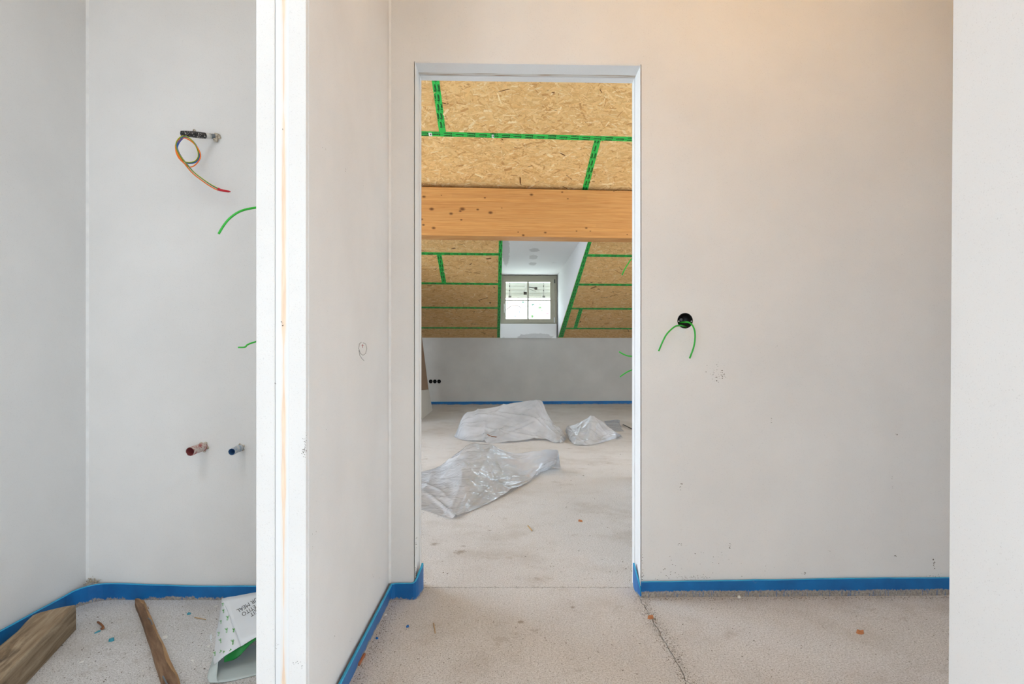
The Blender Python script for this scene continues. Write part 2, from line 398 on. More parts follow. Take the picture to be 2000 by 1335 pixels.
right = [p - Vector((0, gapw, 0)) for p in dj if p.x > kx + gapw]; right.insert(0, Vector((kx + gapw, right[0].y, 0)))
slab('screed_slab', [Vector((-4.7, -3.2, 0))] + [p - Vector((gapw, 0, 0)) for p in ck[::-1]] + left[::-1])
slab('screed_slab', [p + Vector((gapw, 0, 0)) for p in ck] + [Vector((4.7, -3.2, 0))] + right[::-1])

# ------------------------------------------------------------------ walls of the near rooms
HL, HR = .942 + 565 / F * 2.177, .942 + 559 / F * 2.191
DX0, DX1 = -.371, .4945; WT = .138
def wall_poly(name, cols, rows, thick, mat, skip):
    """grid of quads: columns x, rows (z at the door's left jamb, z at its right jamb); skip: the open cell"""
    bm = bmesh.new(); zz = lambda k, i: rows[k][0] if i <= 2 else rows[k][1]
    a = [[bm.verts.new((x, doorY(x), zz(k, i))) for i, x in enumerate(cols)] for k in range(len(rows))]
    b = [[bm.verts.new((x, doorY(x) + thick, zz(k, i))) for i, x in enumerate(cols)] for k in range(len(rows))]
    for k in range(len(rows) - 1):
        for i in range(len(cols) - 1):
            if (k, i) == skip: continue
            bm.faces.new((a[k][i], a[k][i + 1], a[k + 1][i + 1], a[k + 1][i])); bm.faces.new((b[k][i + 1], b[k][i], b[k + 1][i], b[k + 1][i + 1]))
    for e in [e for e in bm.edges if len(e.link_faces) == 1]:
        pass
    def side(p, q, r, t): bm.faces.new((p, q, r, t))
    nr, nc = len(rows) - 1, len(cols) - 1
    for k in range(nr): side(a[k][0], b[k][0], b[k + 1][0], a[k + 1][0]); side(b[k][nc], a[k][nc], a[k + 1][nc], b[k + 1][nc])
    for i in range(nc):
        side(a[nr][i], a[nr][i + 1], b[nr][i + 1], b[nr][i])
        if (0, i) != skip: side(b[0][i], b[0][i + 1], a[0][i + 1], a[0][i])
    k, i = skip
    side(a[k][i], a[k + 1][i], b[k + 1][i], b[k][i]); side(a[k + 1][i + 1], a[k][i + 1], b[k][i + 1], b[k + 1][i + 1]); side(a[k + 1][i], a[k + 1][i + 1], b[k + 1][i + 1], b[k + 1][i])
    return bobj(name, bm, mat, kind='structure')
def cut_holes(o, cyls):
    for c, axis, r, depth in cyls:
        bm = bmesh.new(); lathe(bm, c, axis, [(-.03, r), (depth, r)], 32, True); bmesh.ops.recalc_face_normals(bm, faces=bm.faces[:])
        me = bpy.data.meshes.new('cutter'); bm.to_mesh(me); bm.free(); cu = bpy.data.objects.new('cutter', me); COL.objects.link(cu)
        md = o.modifiers.new('hole', 'BOOLEAN'); md.object = cu; md.operation = 'DIFFERENCE'; md.solver = 'EXACT'
        dg = bpy.context.evaluated_depsgraph_get(); new = bpy.data.meshes.new_from_object(o.evaluated_get(dg))
        o.modifiers.clear(); o.data = new; bpy.data.objects.remove(cu)
g = .004
wb = wall_poly('wall_back', [-4.7, -.471, DX0 - g, DX1 + g, 4.7], [(0, 0), (HL + g, HR + g), (4.4, 4.4)], WT, M['plaster'], (0, 2))
SOCK = ondoorwall(1338, 626)
cut_holes(wb, [(SOCK, (0, 1, 0), .0295, .055)])
# door reveal: three strips in the depth of the wall on each side
door = bpy.data.objects.new('door_1', None); COL.objects.link(door); tag(door, 'trimmed doorway opening without a door leaf', kind='structure')
def reveal(y0, y1, mat, inset, name):
    # jambs and head as boards lining the opening; y0,y1 measured from the wall face
    for sx, x in ((-1, DX0), (1, DX1)):
        bm = bmesh.new(); xi = x - sx * inset; xo = x + sx * (.0012 if y0 < .01 else g + .0005)
        ya, yb = doorY(x) + y0, doorY(x) + y1; h = (HL if sx < 0 else HR)
        box(bm, min(xi, xo), max(xi, xo), ya, yb, 0, h + .003); bobj(name, bm, M['plaster_bright'], door)
    bm = bmesh.new()
    lo = [(DX0, doorY(DX0) + y0, HL - inset), (DX1, doorY(DX1) + y0, HR - inset), (DX1, doorY(DX1) + y1, HR - inset), (DX0, doorY(DX0) + y1, HL - inset)]
    hexa(bm, lo, [(p[0], p[1], p[2] + inset + g) for p in lo]); bobj(name, bm, mat, door)
reveal(.001, .078, M['plaster'], .0, 'reveal_board')
reveal(.0785, .0985, M['reveal_timber'], -.0008, 'reveal_timber')
reveal(.100, WT + .002, M['plaster'], .002, 'reveal_board')

# left room
bm = bmesh.new(); xl_ = lambda y: -1.655 + (y + 3.2) / 5.379 * .030
def lw(y0, y1, z0, z1): hexa(bm, [(-1.8, y0, z0), (xl_(y0), y0, z0), (xl_(y1), y1, z0), (-1.8, y1, z0)], [(-1.8, y0, z1), (xl_(y0), y0, z1), (xl_(y1), y1, z1), (-1.8, y1, z1)])
lw(-3.2, -2.9, 0, 2.8); lw(-2.9, -1.2, 0, .1); lw(-2.9, -1.2, 1.9, 2.8); lw(-1.2, 2.179, 0, 2.8)
bobj('wall_left', bm, M['plaster'], kind='structure')
def fillet(name, x, y, sx, z1=2.75, z0=.06, w=.009):
    bm = bmesh.new(); prism(bm, [(x, y, z0), (x + sx * w, y, z0), (x, y - w, z0)], (0, 0, z1 - z0)); bobj(name, bm, M['caulk'], kind='structure')
fillet('trim_1', -1.6252, 2.1778, 1); fillet('trim_2', -.4705, 2.1748, 1)

# partition between the left room and the corridor, with its cut end
PX0, PX1, PY = -.5887, -.471, 1.308
xa = (537 - CX) / F * PY; xb = (563.5 - CX) / F * PY
bm = bmesh.new(); box(bm, PX0 + .0005, PX1, PY + .012, 2.18, 0, 2.75)
part = bobj('wall_partition', bm, M['plaster'], kind='structure')
bm = bmesh.new(); box(bm, PX0, xa - .0006, PY, PY + .013, 0, 2.75); bev(bm, .0012); bobj('plaster_edge', bm, M['plaster'], part)
bm = bmesh.new(); box(bm, xb + .0002, PX1 - .0026, PY, PY + .013, 0, 2.75); bev(bm, .001); bobj('plaster_edge', bm, M['plaster'], part)
bm = bmesh.new(); box(bm, xa + .0006, xb, PY + .0012, PY + .013, 0, 2.75); bobj('timber_strip', bm, M['timber_strip'], part)

# wall along the camera's right, its far corner slightly out of plumb
bm = bmesh.new(); ny = 1.15
x0 = (1862 - CX) / F * ny; x1 = (1853 - CX) / F * ny; zt = EYE + HY / F * ny; zb = EYE - (1335 - HY) / F * ny
xf = lambda z: x1 + (x0 - x1) * (z - zb) / (zt - zb)
def L_wall(y0, y1, z0, z1):
    L_ = lambda z: [(xf(z), y0, z), (xf(z), y1, z), (xf(z) + .13, y1, z), (xf(z) + .13, y0, z)]
    hexa(bm, L_(z0)[::-1], L_(z1)[::-1])
L_wall(-.2, ny, 0, 2.75); L_wall(-3.0, -1.7, 0, 2.75); L_wall(-1.7, -.2, 0, .2); L_wall(-1.7, -.2, 1.36, 2.75)
hexa(bm, [(xf(0) + .13, ny - .13, 0), (4.6, ny - .13, 0), (4.6, ny, 0), (xf(0) + .13, ny, 0)], [(xf(2.75) + .13, ny - .13, 2.75), (4.6, ny - .13, 2.75), (4.6, ny, 2.75), (xf(2.75) + .13, ny, 2.75)])
bobj('wall_right', bm, M['plaster_bright'], kind='structure')
# behind the camera: rear wall with its window, side wall, ceiling of strand board
bm = bmesh.new()
box(bm, -1.8, -1.52, -3.2, -3.0, 0, 2.8); box(bm, -1.12, 1.06, -3.2, -3.0, 0, 2.8); box(bm, -1.52, -1.12, -3.2, -3.0, 0, .3); box(bm, -1.52, -1.12, -3.2, -3.0, 1.8, 2.8)
bobj('wall_rear', bm, M['plaster'], kind='structure')
bm = bmesh.new(); box(bm, 4.6, 4.8, 1.0, 1.2, 0, 2.8); box(bm, 4.6, 4.8, 2.12, 2.26, 0, 2.8); box(bm, 4.6, 4.8, 1.2, 2.12, 0, .12); box(bm, 4.6, 4.8, 1.2, 2.12, 1.0, 2.8); bobj('wall_side', bm, M['plaster'], kind='structure')
bm = bmesh.new(); box(bm, -1.8, 1.1, -3.2, -.10, 2.75, 2.85); box(bm, -1.8, 1.1, 1.0, 2.176, 2.75, 2.85); box(bm, -1.8, -1.42, -.10, 1.0, 2.75, 2.85); box(bm, -.92, 1.1, -.10, 1.0, 2.75, 2.85); box(bm, 1.1, 4.8, 1.0, 2.176, 2.75, 2.9); bobj('ceiling', bm, M['osb_plain'], kind='structure')
w2 = bpy.data.objects.new('window_2', None); COL.objects.link(w2); tag(w2, kind='structure')
bm = bmesh.new()
box(bm, -1.52, -1.47, -3.12, -3.05, .3, 1.8); box(bm, -1.17, -1.12, -3.12, -3.05, .3, 1.8); box(bm, -1.47, -1.17, -3.12, -3.05, .3, .35); box(bm, -1.47, -1.17, -3.12, -3.05, 1.75, 1.8)
bobj('window_frame', bm, M['frame'], w2)

pb_ = empty('added_bulb', (.85, 1.25, 2.75), 'unseen added light bulb hanging on a short cord under the corridor ceiling', 'added lamp')  # made-up body for the added warm light, out of view
nb = NT('added_bulb_glow'); nb.b.inputs['Emission Color'].default_value = (1, .7, .35, 1); nb.b.inputs['Emission Strength'].default_value = 3; nb.b.inputs['Base Color'].default_value = (.9, .85, .7, 1)
bm = bmesh.new(); lathe(bm, (.85, 1.25, 2.69), (0, 0, -1), [(0, .012), (.012, .018), (.03, .027), (.045, .026), (.056, .016), (.06, .002)], 16); bobj('bulb', bm, nb.m, pb_, True)
bm = bmesh.new(); lathe(bm, (.85, 1.25, 2.725), (0, 0, -1), [(0, .006), (.004, .017), (.035, .017)], 16, True); bobj('socket', bm, M['black'], pb_)
tube_obj('cord', [(.85, 1.25, 2.755), (.85, 1.25, 2.72)], .003, M['black'], pb_, 6, 0)

# ------------------------------------------------------------------ far room shell
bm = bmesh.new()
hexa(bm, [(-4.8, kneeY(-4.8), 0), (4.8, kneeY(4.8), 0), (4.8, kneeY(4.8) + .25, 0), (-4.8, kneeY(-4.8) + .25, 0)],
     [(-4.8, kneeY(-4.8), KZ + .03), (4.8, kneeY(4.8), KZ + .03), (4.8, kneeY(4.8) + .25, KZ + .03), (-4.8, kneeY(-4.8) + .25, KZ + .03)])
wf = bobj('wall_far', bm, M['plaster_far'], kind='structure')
S3 = [onknee(px, 744.5) for px in (841.2, 849.3, 857.5)]
cut_holes(wf, [(p, (0, 1, 0), .0325, .05) for p in S3])
def gable(name, sx, w0, w1, z0, z1):
    bm = bmesh.new(); x0, x1 = sorted((sx * 4.5, sx * 4.8))
    box(bm, x0, x1, 2.2, w0, 0, 4.5); box(bm, x0, x1, w1, 10.6, 0, 4.5); box(bm, x0, x1, w0, w1, 0, z0); box(bm, x0, x1, w0, w1, z1, 4.5)
    bobj(name, bm, M['plaster'], kind='structure')
gable('wall_gable_left', -1, 3.1, 5.7, .75, 2.25); gable('wall_gable_right', 1, 3.25, 5.55, .75, 2.25)
bm = bmesh.new()   # stub of wall the panels lean on
hexa(bm, [(-2.0, 7.4, 0), (-1.53, 7.4, 0), (-1.53, 9.12, 0), (-2.0, 9.12, 0)], [(x, y, slopez(x, y) - .003) for x, y in ((-2.0, 7.4), (-1.53, 7.4), (-1.53, 9.12), (-2.0, 9.12))])
bobj('wall_stub', bm, M['plaster'], kind='structure')
bm = bmesh.new(); box(bm, 1.0, 1.12, doorY(1) + WT, 4.3, 0, 2.75); bobj('wall_stub_right', bm, M['plaster'], kind='structure')

# roof slope: row lines (tape centres) and butt joints in slope coordinates X, s = horizontal distance from the knee wall
def xs(px, py):
    p = onslope(px, py); return p.x, kneeY(p.x) - p.y
def line(p0, p1):
    (xa, sa), (xb, sb) = xs(*p0), xs(*p1); return lambda x: sa + (sb - sa) * (x - xa) / (xb - xa)
def sp(x, s, off=0.0): return Vector((x, kneeY(x) - s, KZ + TAN * s)) + SN * off
L1 = line((823, 260.3), (1237, 271.3)); L2 = line((823, 494.3), (1237, 499.3)); L3 = line((823, 552.7), (1237, 556)); L4 = line((823, 600), (1237, 602.6)); L5 = line((823, 639.6), (1237, 641.2))
LT = lambda x: 7.85 + .02 * x; LM = lambda x: L1(x) - 1.02; LB = lambda x: 0.0
def joint(p0, p1):
    (xa, sa), (xb, sb) = xs(*p0), xs(*p1); return lambda s: xa + (xb - xa) * (s - sa) / (sb - sa)
DL = joint((976.5, 655), (982, 470)); DR = joint((1090, 657.5), (1148, 472))     # edges of the dormer opening
J1 = joint((851.5, 162), (864, 256)); J2 = joint((1166, 277), (1143.5, 367)); J3 = joint((857.8, 497), (867.1, 551.5)); J4 = joint((1134.4, 604), (1123.6, 640))
EL, ER = lambda s: -4.5, lambda s: 4.5
DS = 3.62    # s where the dormer ceiling meets the slope
ceil = None
bm = bmesh.new()
def deck(pts): prism(bm, [sp(x, s, -.024) for x, s in pts], -SN * .06)
deck([(-4.8, -.35), (DL(-.35) - .01, -.35), (DL(DS) - .01, DS), (-4.8, DS)]); deck([(DR(-.35) + .01, -.35), (4.8, -.35), (4.8, DS), (DR(DS) + .01, DS)]); deck([(-4.8, DS), (4.8, DS), (4.8, 8.4), (-4.8, 8.4)])
ceil = bobj('ceiling', bm, M['osb_plain'], kind='structure')

w3 = bpy.data.objects.new('added_roof_window', None); COL.objects.link(w3); tag(w3, kind='structure')      # added unseen frame and pane on the closed roof, around the fill lamp
bm = bmesh.new()
def rbar(x0, x1, y0, y1): hexa(bm, [(x, y, slopez(x, y) - .07) for x, y in ((x0, y0), (x1, y0), (x1, y1), (x0, y1))], [(x, y, slopez(x, y) - .001) for x, y in ((x0, y0), (x1, y0), (x1, y1), (x0, y1))])
rbar(-3.28, -3.2, 3.6, 5.0); rbar(-2.3, -2.22, 3.6, 5.0); rbar(-3.2, -2.3, 3.6, 3.68); rbar(-3.2, -2.3, 4.92, 5.0); bobj('window_frame', bm, M['frame'], w3)
bm = bmesh.new(); rbar(-3.2, -2.3, 3.68, 4.92)
for v in bm.verts: v.co.z = slopez(v.co.x, v.co.y) - (.012 if v.co.z < slopez(v.co.x, v.co.y) - .03 else .006)
bobj('pane', bm, M['glass'], w3)

PAL = np.array([srgb(*c)[:3] for c in ((238, 192, 128), (244, 206, 146), (232, 184, 118), (250, 224, 172), (222, 170, 104), (208, 152, 88), (240, 198, 134), (186, 130, 72), (234, 190, 124), (116, 78, 44))])
PW = np.array([.19, .16, .17, .06, .13, .07, .13, .035, .05, .005])
U = (sp(1, 0) - sp(0, 0)).normalized(); V = (sp(0, 1) - sp(0, 0)).normalized(); Nn = SN
def inside(poly, p):
    c = False; j = len(poly) - 1
    for i in range(len(poly)):
        (xi, yi), (xj, yj) = poly[i], poly[j]
        if (yi > p[1]) != (yj > p[1]) and p[0] < (xj - xi) * (p[1] - yi) / (yj - yi) + xi: c = not c
        j = i
    return c
def board(rows, cols):
    lo, hi = rows; a, b = cols
    q = []
    for s_, x_ in ((lo, a), (lo, b), (hi, b), (hi, a)):
        s = 1.0; x = 0.0
        for _ in range(12): x = x_(s); s = s_(x)
        q.append((x, s))
    cx_ = sum(p[0] for p in q) / 4; cs = sum(p[1] for p in q) / 4
    q = [(x + (.002 if x < cx_ else -.002), s + (.002 if s < cs else -.002)) for x, s in q]
    verts = [sp(x, s, 0) for x, s in q] + [sp(x, s, -.022) for x, s in q]
    faces = [(0, 1, 2, 3), (7, 6, 5, 4), (0, 4, 5, 1), (1, 5, 6, 2), (2, 6, 7, 3), (3, 7, 4, 0)]
    cols_ = [PAL[2] * .95] + [PAL[5]] * 5
    # surface strands where the doorway can show them
    xl, xh = max(min(p[0] for p in q), -2.0), min(max(p[0] for p in q), 2.4); sl, sh = min(p[1] for p in q), min(max(p[1] for p in q), 6.6)
    if xh > xl and sh > sl:
        area = (xh - xl) * (sh - sl); cnt = int(area * 2600)
        tone = 1 + rng.normal(0, .03)
        for _ in range(cnt):
            x = rng.uniform(xl, xh); s = rng.uniform(sl, sh)
            if not inside(q, (x, s)): continue
            L = rng.lognormal(math.log(.075), .4); wd = rng.lognormal(math.log(.013), .5)
            L = min(L, .19); wd = min(wd, .036, L * .45)
            if rng.random() < .25: wd *= .35
            an = rng.normal(0, .65) if rng.random() < .72 else rng.uniform(-1.57, 1.57)
            ca, sa = math.cos(an), math.sin(an)
            e1, e2 = rng.uniform(.3, .5), rng.uniform(.3, .5)
            sh6 = [(-.5, -e1 * rng.uniform(.3, 1)), (-.5 + rng.uniform(.02, .2), .5), (.5 - rng.uniform(.02, .2), .5), (.5, e2 * rng.uniform(-.6, .9)), (.5 - rng.uniform(.02, .25), -.5), (-.5 + rng.uniform(.02, .25), -.5)]
            if not all(inside(q, (x + u * L * ca - v * wd * sa, s + u * L * sa + v * wd * ca)) for u, v in sh6): continue
            base = len(verts); z0 = rng.uniform(.0003, .0022); tx, ty = rng.normal(0, .012), rng.normal(0, .03)
            for u, v in sh6:
                dx, dy = u * L, v * wd; px, ps = x + dx * ca - dy * sa, s + dx * sa + dy * ca
                px = min(max(px, xl - .0), xh + .0); ps = min(max(ps, sl), sh)
                verts.append(sp(px, ps, max(.0001, z0 + u * L * tx * .1 + v * wd * ty)))
            faces.append(tuple(range(base, base + 6)))
            kk = rng.choice(len(PAL), p=PW); cc = PAL[kk] * rng.uniform(.92, 1.08) * tone; cols_.append(cc * .72 + PAL[0] * .28 if kk != 9 else cc)
    me = bpy.data.meshes.new('strand_board'); me.from_pydata(verts, [], faces)
    ca_ = me.color_attributes.new('strand', 'FLOAT_COLOR', 'CORNER')
    arr = np.ones((len(me.loops), 4), dtype=np.float32); k = 0
    for f, c in zip(faces, cols_): arr[k:k + len(f), :3] = np.clip(c, 0, 1); k += len(f)
    ca_.data.foreach_set('color', arr.ravel()); me.materials.append(M['osb']); me.update()
    return link(bpy.data.objects.new('strand_board', me), ceil)
board((L1, LT), (EL, J1)); board((L1, LT), (J1, ER)); board((LM, L1), (EL, J2)); board((LM, L1), (J2, ER))
LD = lambda x: DS
board((LD, LM), (EL, ER))
board((L2, LD), (EL, DL)); board((L2, LD), (DR, ER))
board((L3, L2), (EL, J3)); board((L3, L2), (J3, DL)); board((L3, L2), (DR, ER))
board((L4, L3), (EL, DL)); board((L4, L3), (DR, ER))
board((L5, L4), (EL, DL)); board((L5, L4), (DR, J4)); board((L5, L4), (J4, ER))
board((LB, L5), (EL, DL)); board((LB, L5), (DR, ER))

# printed word as a flat mesh
def text_mesh(body, size=1.0, bold=.0, shear=0.0, res=2):
    cu = bpy.data.curves.new('lettering', 'FONT'); cu.body = body; cu.size = size; cu.offset = bold; cu.shear = shear; cu.resolution_u = res; cu.fill_mode = 'FRONT'
    o = bpy.data.objects.new('lettering', cu); COL.objects.link(o)
    dg = bpy.context.evaluated_depsgraph_get(); me = bpy.data.meshes.new_from_object(o.evaluated_get(dg))
    v = [tuple(x.co[:2]) for x in me.vertices]; f = [tuple(p.vertices) for p in me.polygons]
    bpy.data.objects.remove(o); bpy.data.meshes.remove(me)
    w = max(p[0] for p in v) - min(p[0] for p in v); x0 = min(p[0] for p in v)
    return [((a - x0), b) for a, b in v], f, w
TV, TF, TW = text_mesh('Rissan', 1, .028, .12, 2)
TV = [(a / TW, b / TW) for a, b in TV]           # word length 1
def seam_tape(p0, p1, w0, w1=None, flip=1, name='seam_tape', words=True, lift=.0034, ph=0.0):
    w1 = w1 or w0; a = Vector(p0); b = Vector(p1); T = (b - a); L = T.length; T.normalize(); B = Nn.cross(T).normalized()
    n = max(2, int(L / .04)); verts = []; faces = []
    for i in range(n + 1):
        t = i / n; w = (w0 + (w1 - w0) * t) / 2; j = noise.noise(Vector((t * n * .25, ph * 7 + 3, 1))) * .0016
        for sgn, off in ((-1, 0), (1, 0)):
            verts.append(a + T * (L * t) + B * (sgn * w + j) + Nn * (lift + .0006 * noise.noise(Vector((t * n * .5, ph, sgn)))))
        if i: k = 2 * i; faces.append((k - 2, k - 1, k + 1, k))
    m = len(verts); verts += [v - Nn * .0012 for v in verts]
    faces += [tuple(m + x for x in f[::-1]) for f in faces]
    for i in range(1, n + 1):
        k = 2 * i; faces += [(k - 2, k, m + k, m + k - 2), (k + 1, k - 1, m + k - 1, m + k + 1)]
    o = mobj(name, verts, faces, M['tape'], ceil)
    if words:
        vv, ff = [], []
        def put(s0, v0, sc, poly, polyf):
            base = len(vv); ok = {}
            for q, (x, y) in enumerate(poly):
                s = s0 + flip * (x * sc + 0); v = v0 + (y * sc) * flip + flip * x * sc * .045
                t = s / L; w = (w0 + (w1 - w0) * min(max(t, 0), 1)) / 2 - .001
                ok[q] = 0 < s < L and abs(v) < w
                vv.append(a + T * s + B * v + Nn * (lift + .0010))
            for f in polyf:
                if all(ok[q] for q in f): ff.append(tuple(base + q for q in f))
        dash = ([(0, 0), (1, .03), (1, .2), (0, .14)], [(0, 1, 2, 3)])
        k = 0; s = ph * .1
        while s < L:
            for d, ofs in ((0, 0.0), (.0, .030)):
                v = ((k * .017 + ofs) % .060) - .030
                put(s + d, v - .006 * flip, .076, TV, TF)
                v2 = ((k * .017 + ofs + .016) % .060) - .030
                put(s + .083 * flip, v2 + .004, .020, *dash)
            s += .108; k += 1
        if ff: mobj('printed_lettering', vv, ff, M['print'], o)
    return o
def row_tape(Lf, x0, x1, ph, w=.062): return seam_tape(sp(x0, Lf(x0)), sp(x1, Lf(x1)), w, None, 1, ph=ph)
def joint_tape(Jf, s0, s1, ph, w=.062): return seam_tape(sp(Jf(s0), s0), sp(Jf(s1), s1), w, None, 1, lift=.0022, ph=ph)
# reading direction: along the rows the print stands on its head, along the joints it runs upwards
t1 = seam_tape(sp(2.6, L1(2.6)), sp(-2.2, L1(-2.2)), .062, None, 1, ph=.3)
def stk(px, py, w, h):
    p = onslope(px, py, .0055); vs = [p + U * a * w - V * b * h for a, b in ((-.5, -.5), (.5, -.5), (.5, .5), (-.5, .5))]
    mobj('sticker', vs, [(0, 1, 2, 3)], M['sticker'], t1)
    vs = [p + Nn * .0004 + U * (a * w * .3 + w * .12) - V * b * h * .5 for a, b in ((-.5, -.5), (.5, -.5), (.5, .5), (-.5, .5))]
    mobj('barcode', vs, [(0, 1, 2, 3)], M['print'], t1)
stk(840.5, 261.5, .030, .045); stk(962.6, 265, .020, .042)
seam_tape(sp(J1(L1(-.7) + .02), L1(-.7) + .02), sp(J1(6.3), 6.3), .062, None, 1, lift=.0024, ph=.6)
seam_tape(sp(J2(L1(.7) - .9), L1(.7) - .9), sp(J2(L1(.7) - .02), L1(.7) - .02), .062, None, 1, lift=.0024, ph=.2)
for Lf, ph in ((L2, .1), (L3, .5), (L4, .8), (L5, .25)):
    sx = DL(Lf(-.15)); seam_tape(sp(sx - .02, Lf(sx)), sp(-2.1, Lf(-2.1)), .062, None, 1, ph=ph)
    sx = DR(Lf(.85)); seam_tape(sp(2.6, Lf(2.6)), sp(sx + .02, Lf(sx)), .062, None, 1, ph=ph + .3)
seam_tape(sp(J3(L3(-1.1) + .02), L3(-1.1) + .02), sp(J3(L2(-1) - .02), L2(-1) - .02), .062, None, 1, lift=.0024, ph=.4)
seam_tape(sp(J4(L5(1.0) + .02), L5(1.0) + .02), sp(J4(L4(1.0) - .02), L4(1.0) - .02), .062, None, 1, lift=.0024, ph=.9)
seam_tape(sp(DL(.02) - .026, .02), sp(DL(DS) - .026, DS), .048, .046, 1, lift=.0046, ph=.15)
seam_tape(sp(DR(.03) + .050, .03), sp(DR(DS) + .020, DS), .085, .040, 1, lift=.0046, ph=.45)

# ------------------------------------------------------------------ purlin
bm = bmesh.new()
yb = lambda x: BY0 + BY1 * x
zb0 = EYE + (HY - 461.6) / F * BY0; zt0 = EYE + (HY - 367.8) / F * BY0
def sec(x):
    y = yb(x); return [(x, y, zb0), (x, y, zt0), (x, y + .235, slopez(x, y + .235) - .03), (x, y + .235, zb0)]
a, b = sec(-4.49), sec(4.49); hexa(bm, a, b)
bmesh.ops.bevel(bm, geom=bm.edges[:], offset=.004, segments=1, affect='EDGES')
bobj('purlin', bm, M['glulam'], label='golden laminated timber beam with dark knots crossing under the strand board roof', cat='beam')

# ------------------------------------------------------------------ dormer and its window
dorm = bpy.data.objects.new('dormer', None); COL.objects.link(dorm); tag(dorm, kind='structure')
YW = lambda x: kneeY(x) + .03
zc0 = 2.325; zc1 = KZ + TAN * DS
def cheek(D, sgn):
    bot = sp(D(0), 0); top = sp(D(DS), DS)
    dirv = (top - bot); m = dirv.x / dirv.y
    yb_ = kneeY(bot.x) + .14; xb_ = bot.x + m * (yb_ - bot.y)
    pts = [Vector((xb_, yb_, KZ - .0)), Vector((xb_, yb_, zc0 + .003)), top + Vector((0, 0, .003)), bot + Vector((0, 0, .002))]
    bm = bmesh.new(); prism(bm, pts, (sgn * .004, 0, 0)); bobj('cheek', bm, M['dormer'], dorm); return pts
cl = cheek(DL, -1); cr = cheek(DR, 1)
bm = bmesh.new(); q = [cl[1], cr[1], cr[2], cl[2]]; prism(bm, q, (0, 0, .03)); bobj('dormer_ceiling', bm, M['dormer'], dorm)
# patches of joint filler: three over the screws of the ceiling, one band along its edge, one along the apron
dn_ = (cr[2] - cl[2]).cross(cl[1] - cl[2]); PT = []
def onceil(px, py): d = ray(px, py); return ORG + d * ((cl[2] - ORG).dot(dn_) / d.dot(dn_))
for f_, px, py, rx, ry in ((onceil, 1044, 488, 10, 3.4), (onceil, 1041.5, 502, 8.5, 4.6), (onceil, 1040.5, 515, 7.5, 3.2), (onceil, 987, 486, 8, 34), (lambda a, b: onknee(a, b, -.03), 1046, 657, 36, 6)):
    p = f_(px, py); wx = abs((f_(px + rx, py) - p).x); e_ = f_(px, py + ry) - p
    sc_ = (1 / wx, 1 / (abs(e_.y) if abs(e_.y) > .05 else .2), 1 / (abs(e_.z) if f_ is not onceil else .4))
    mp = ND.mapping(sc_, loc=(-p.x * sc_[0], -p.y * sc_[1], -p.z * sc_[2])); ln = ND.n('ShaderNodeVectorMath', operation='LENGTH'); ND.set(ln.inputs[0], mp)
    v = ND.rng(ND.math('ADD', ln.outputs['Value'], ND.math('MULTIPLY', ND.math('SUBTRACT', ND.noise(16, 4, .6), .5), 1.1)), .92, 1.0, 1, 0); PT.append(v)
v = PT[0]
for w in PT[1:]: v = ND.math('MAXIMUM', v, w)
ND.set(ND.b.inputs['Base Color'], ND.mix(ND.math('MULTIPLY', v, .75), DCOL, (.60, .575, .55, 1)))
ax0, ax1 = onknee(977, 645, -.03).x, onknee(1087, 645, -.03).x; az0, az1 = onknee(1030, 660, -.03).z, onknee(1030, 632, -.03).z
bm = bmesh.new(); ya = lambda x: kneeY(x) - .03
hexa(bm, [(ax0, ya(ax0), az0), (ax1, ya(ax1), az0), (ax1, ya(ax1) + .15, az0), (ax0, ya(ax0) + .15, az0)], [(ax0, ya(ax0), az1), (ax1, ya(ax1), az1), (ax1, ya(ax1) + .15, az1), (ax0, ya(ax0) + .15, az1)])
bmesh.ops.bevel(bm, geom=bm.edges[:], offset=.004, segments=1, affect='EDGES')
bobj('apron_board', bm, M['dormer'], dorm)

win = bpy.data.objects.new('window_1', None); COL.objects.link(win); tag(win, kind='structure')
def wp(px, py, off=.03): return onknee(px, py, off)
def wbox(name, px0, px1, py0, py1, off, th, mat, parent=win, bv=.003):
    a, b, c, d = wp(px0, py1, off), wp(px1, py1, off), wp(px1, py0, off), wp(px0, py0, off)
    zlo, zhi = (a.z + b.z) / 2, (c.z + d.z) / 2; xl, xh = (a.x + d.x) / 2, (b.x + c.x) / 2
    bm = bmesh.new(); lo = [(xl, kneeY(xl) + off, zlo), (xh, kneeY(xh) + off, zlo), (xh, kneeY(xh) + off + th, zlo), (xl, kneeY(xl) + off + th, zlo)]
    hexa(bm, lo, [(p[0], p[1], zhi) for p in lo])
    if bv: bmesh.ops.bevel(bm, geom=bm.edges[:], offset=bv, segments=1, affect='EDGES')
    return bobj(name, bm, mat, parent)
def ring(name, o, i, off, th, mat, parent=win):
    """rectangular frame from outer and inner pixel boxes"""
    bm = bmesh.new()
    def pt(px, py, k): p = wp(px, py, off); return Vector((p.x, kneeY(p.x) + off + k, p.z))
    O = [(o[0], o[3]), (o[1], o[3]), (o[1], o[2]), (o[0], o[2])]; I = [(i[0], i[3]), (i[1], i[3]), (i[1], i[2]), (i[0], i[2])]
    vo = [[bm.verts.new(pt(*p, k)) for p in O] for k in (0, th)]; vi = [[bm.verts.new(pt(*p, k)) for p in I] for k in (0, th)]
    for k in range(4):
        j = (k + 1) % 4
        bm.faces.new((vo[0][k], vo[0][j], vi[0][j], vi[0][k])); bm.faces.new((vo[1][j], vo[1][k], vi[1][k], vi[1][j]))
        bm.faces.new((vo[0][j], vo[0][k], vo[1][k], vo[1][j])); bm.faces.new((vi[0][k], vi[0][j], vi[1][j], vi[1][k]))
    return bobj(name, bm, mat, parent)
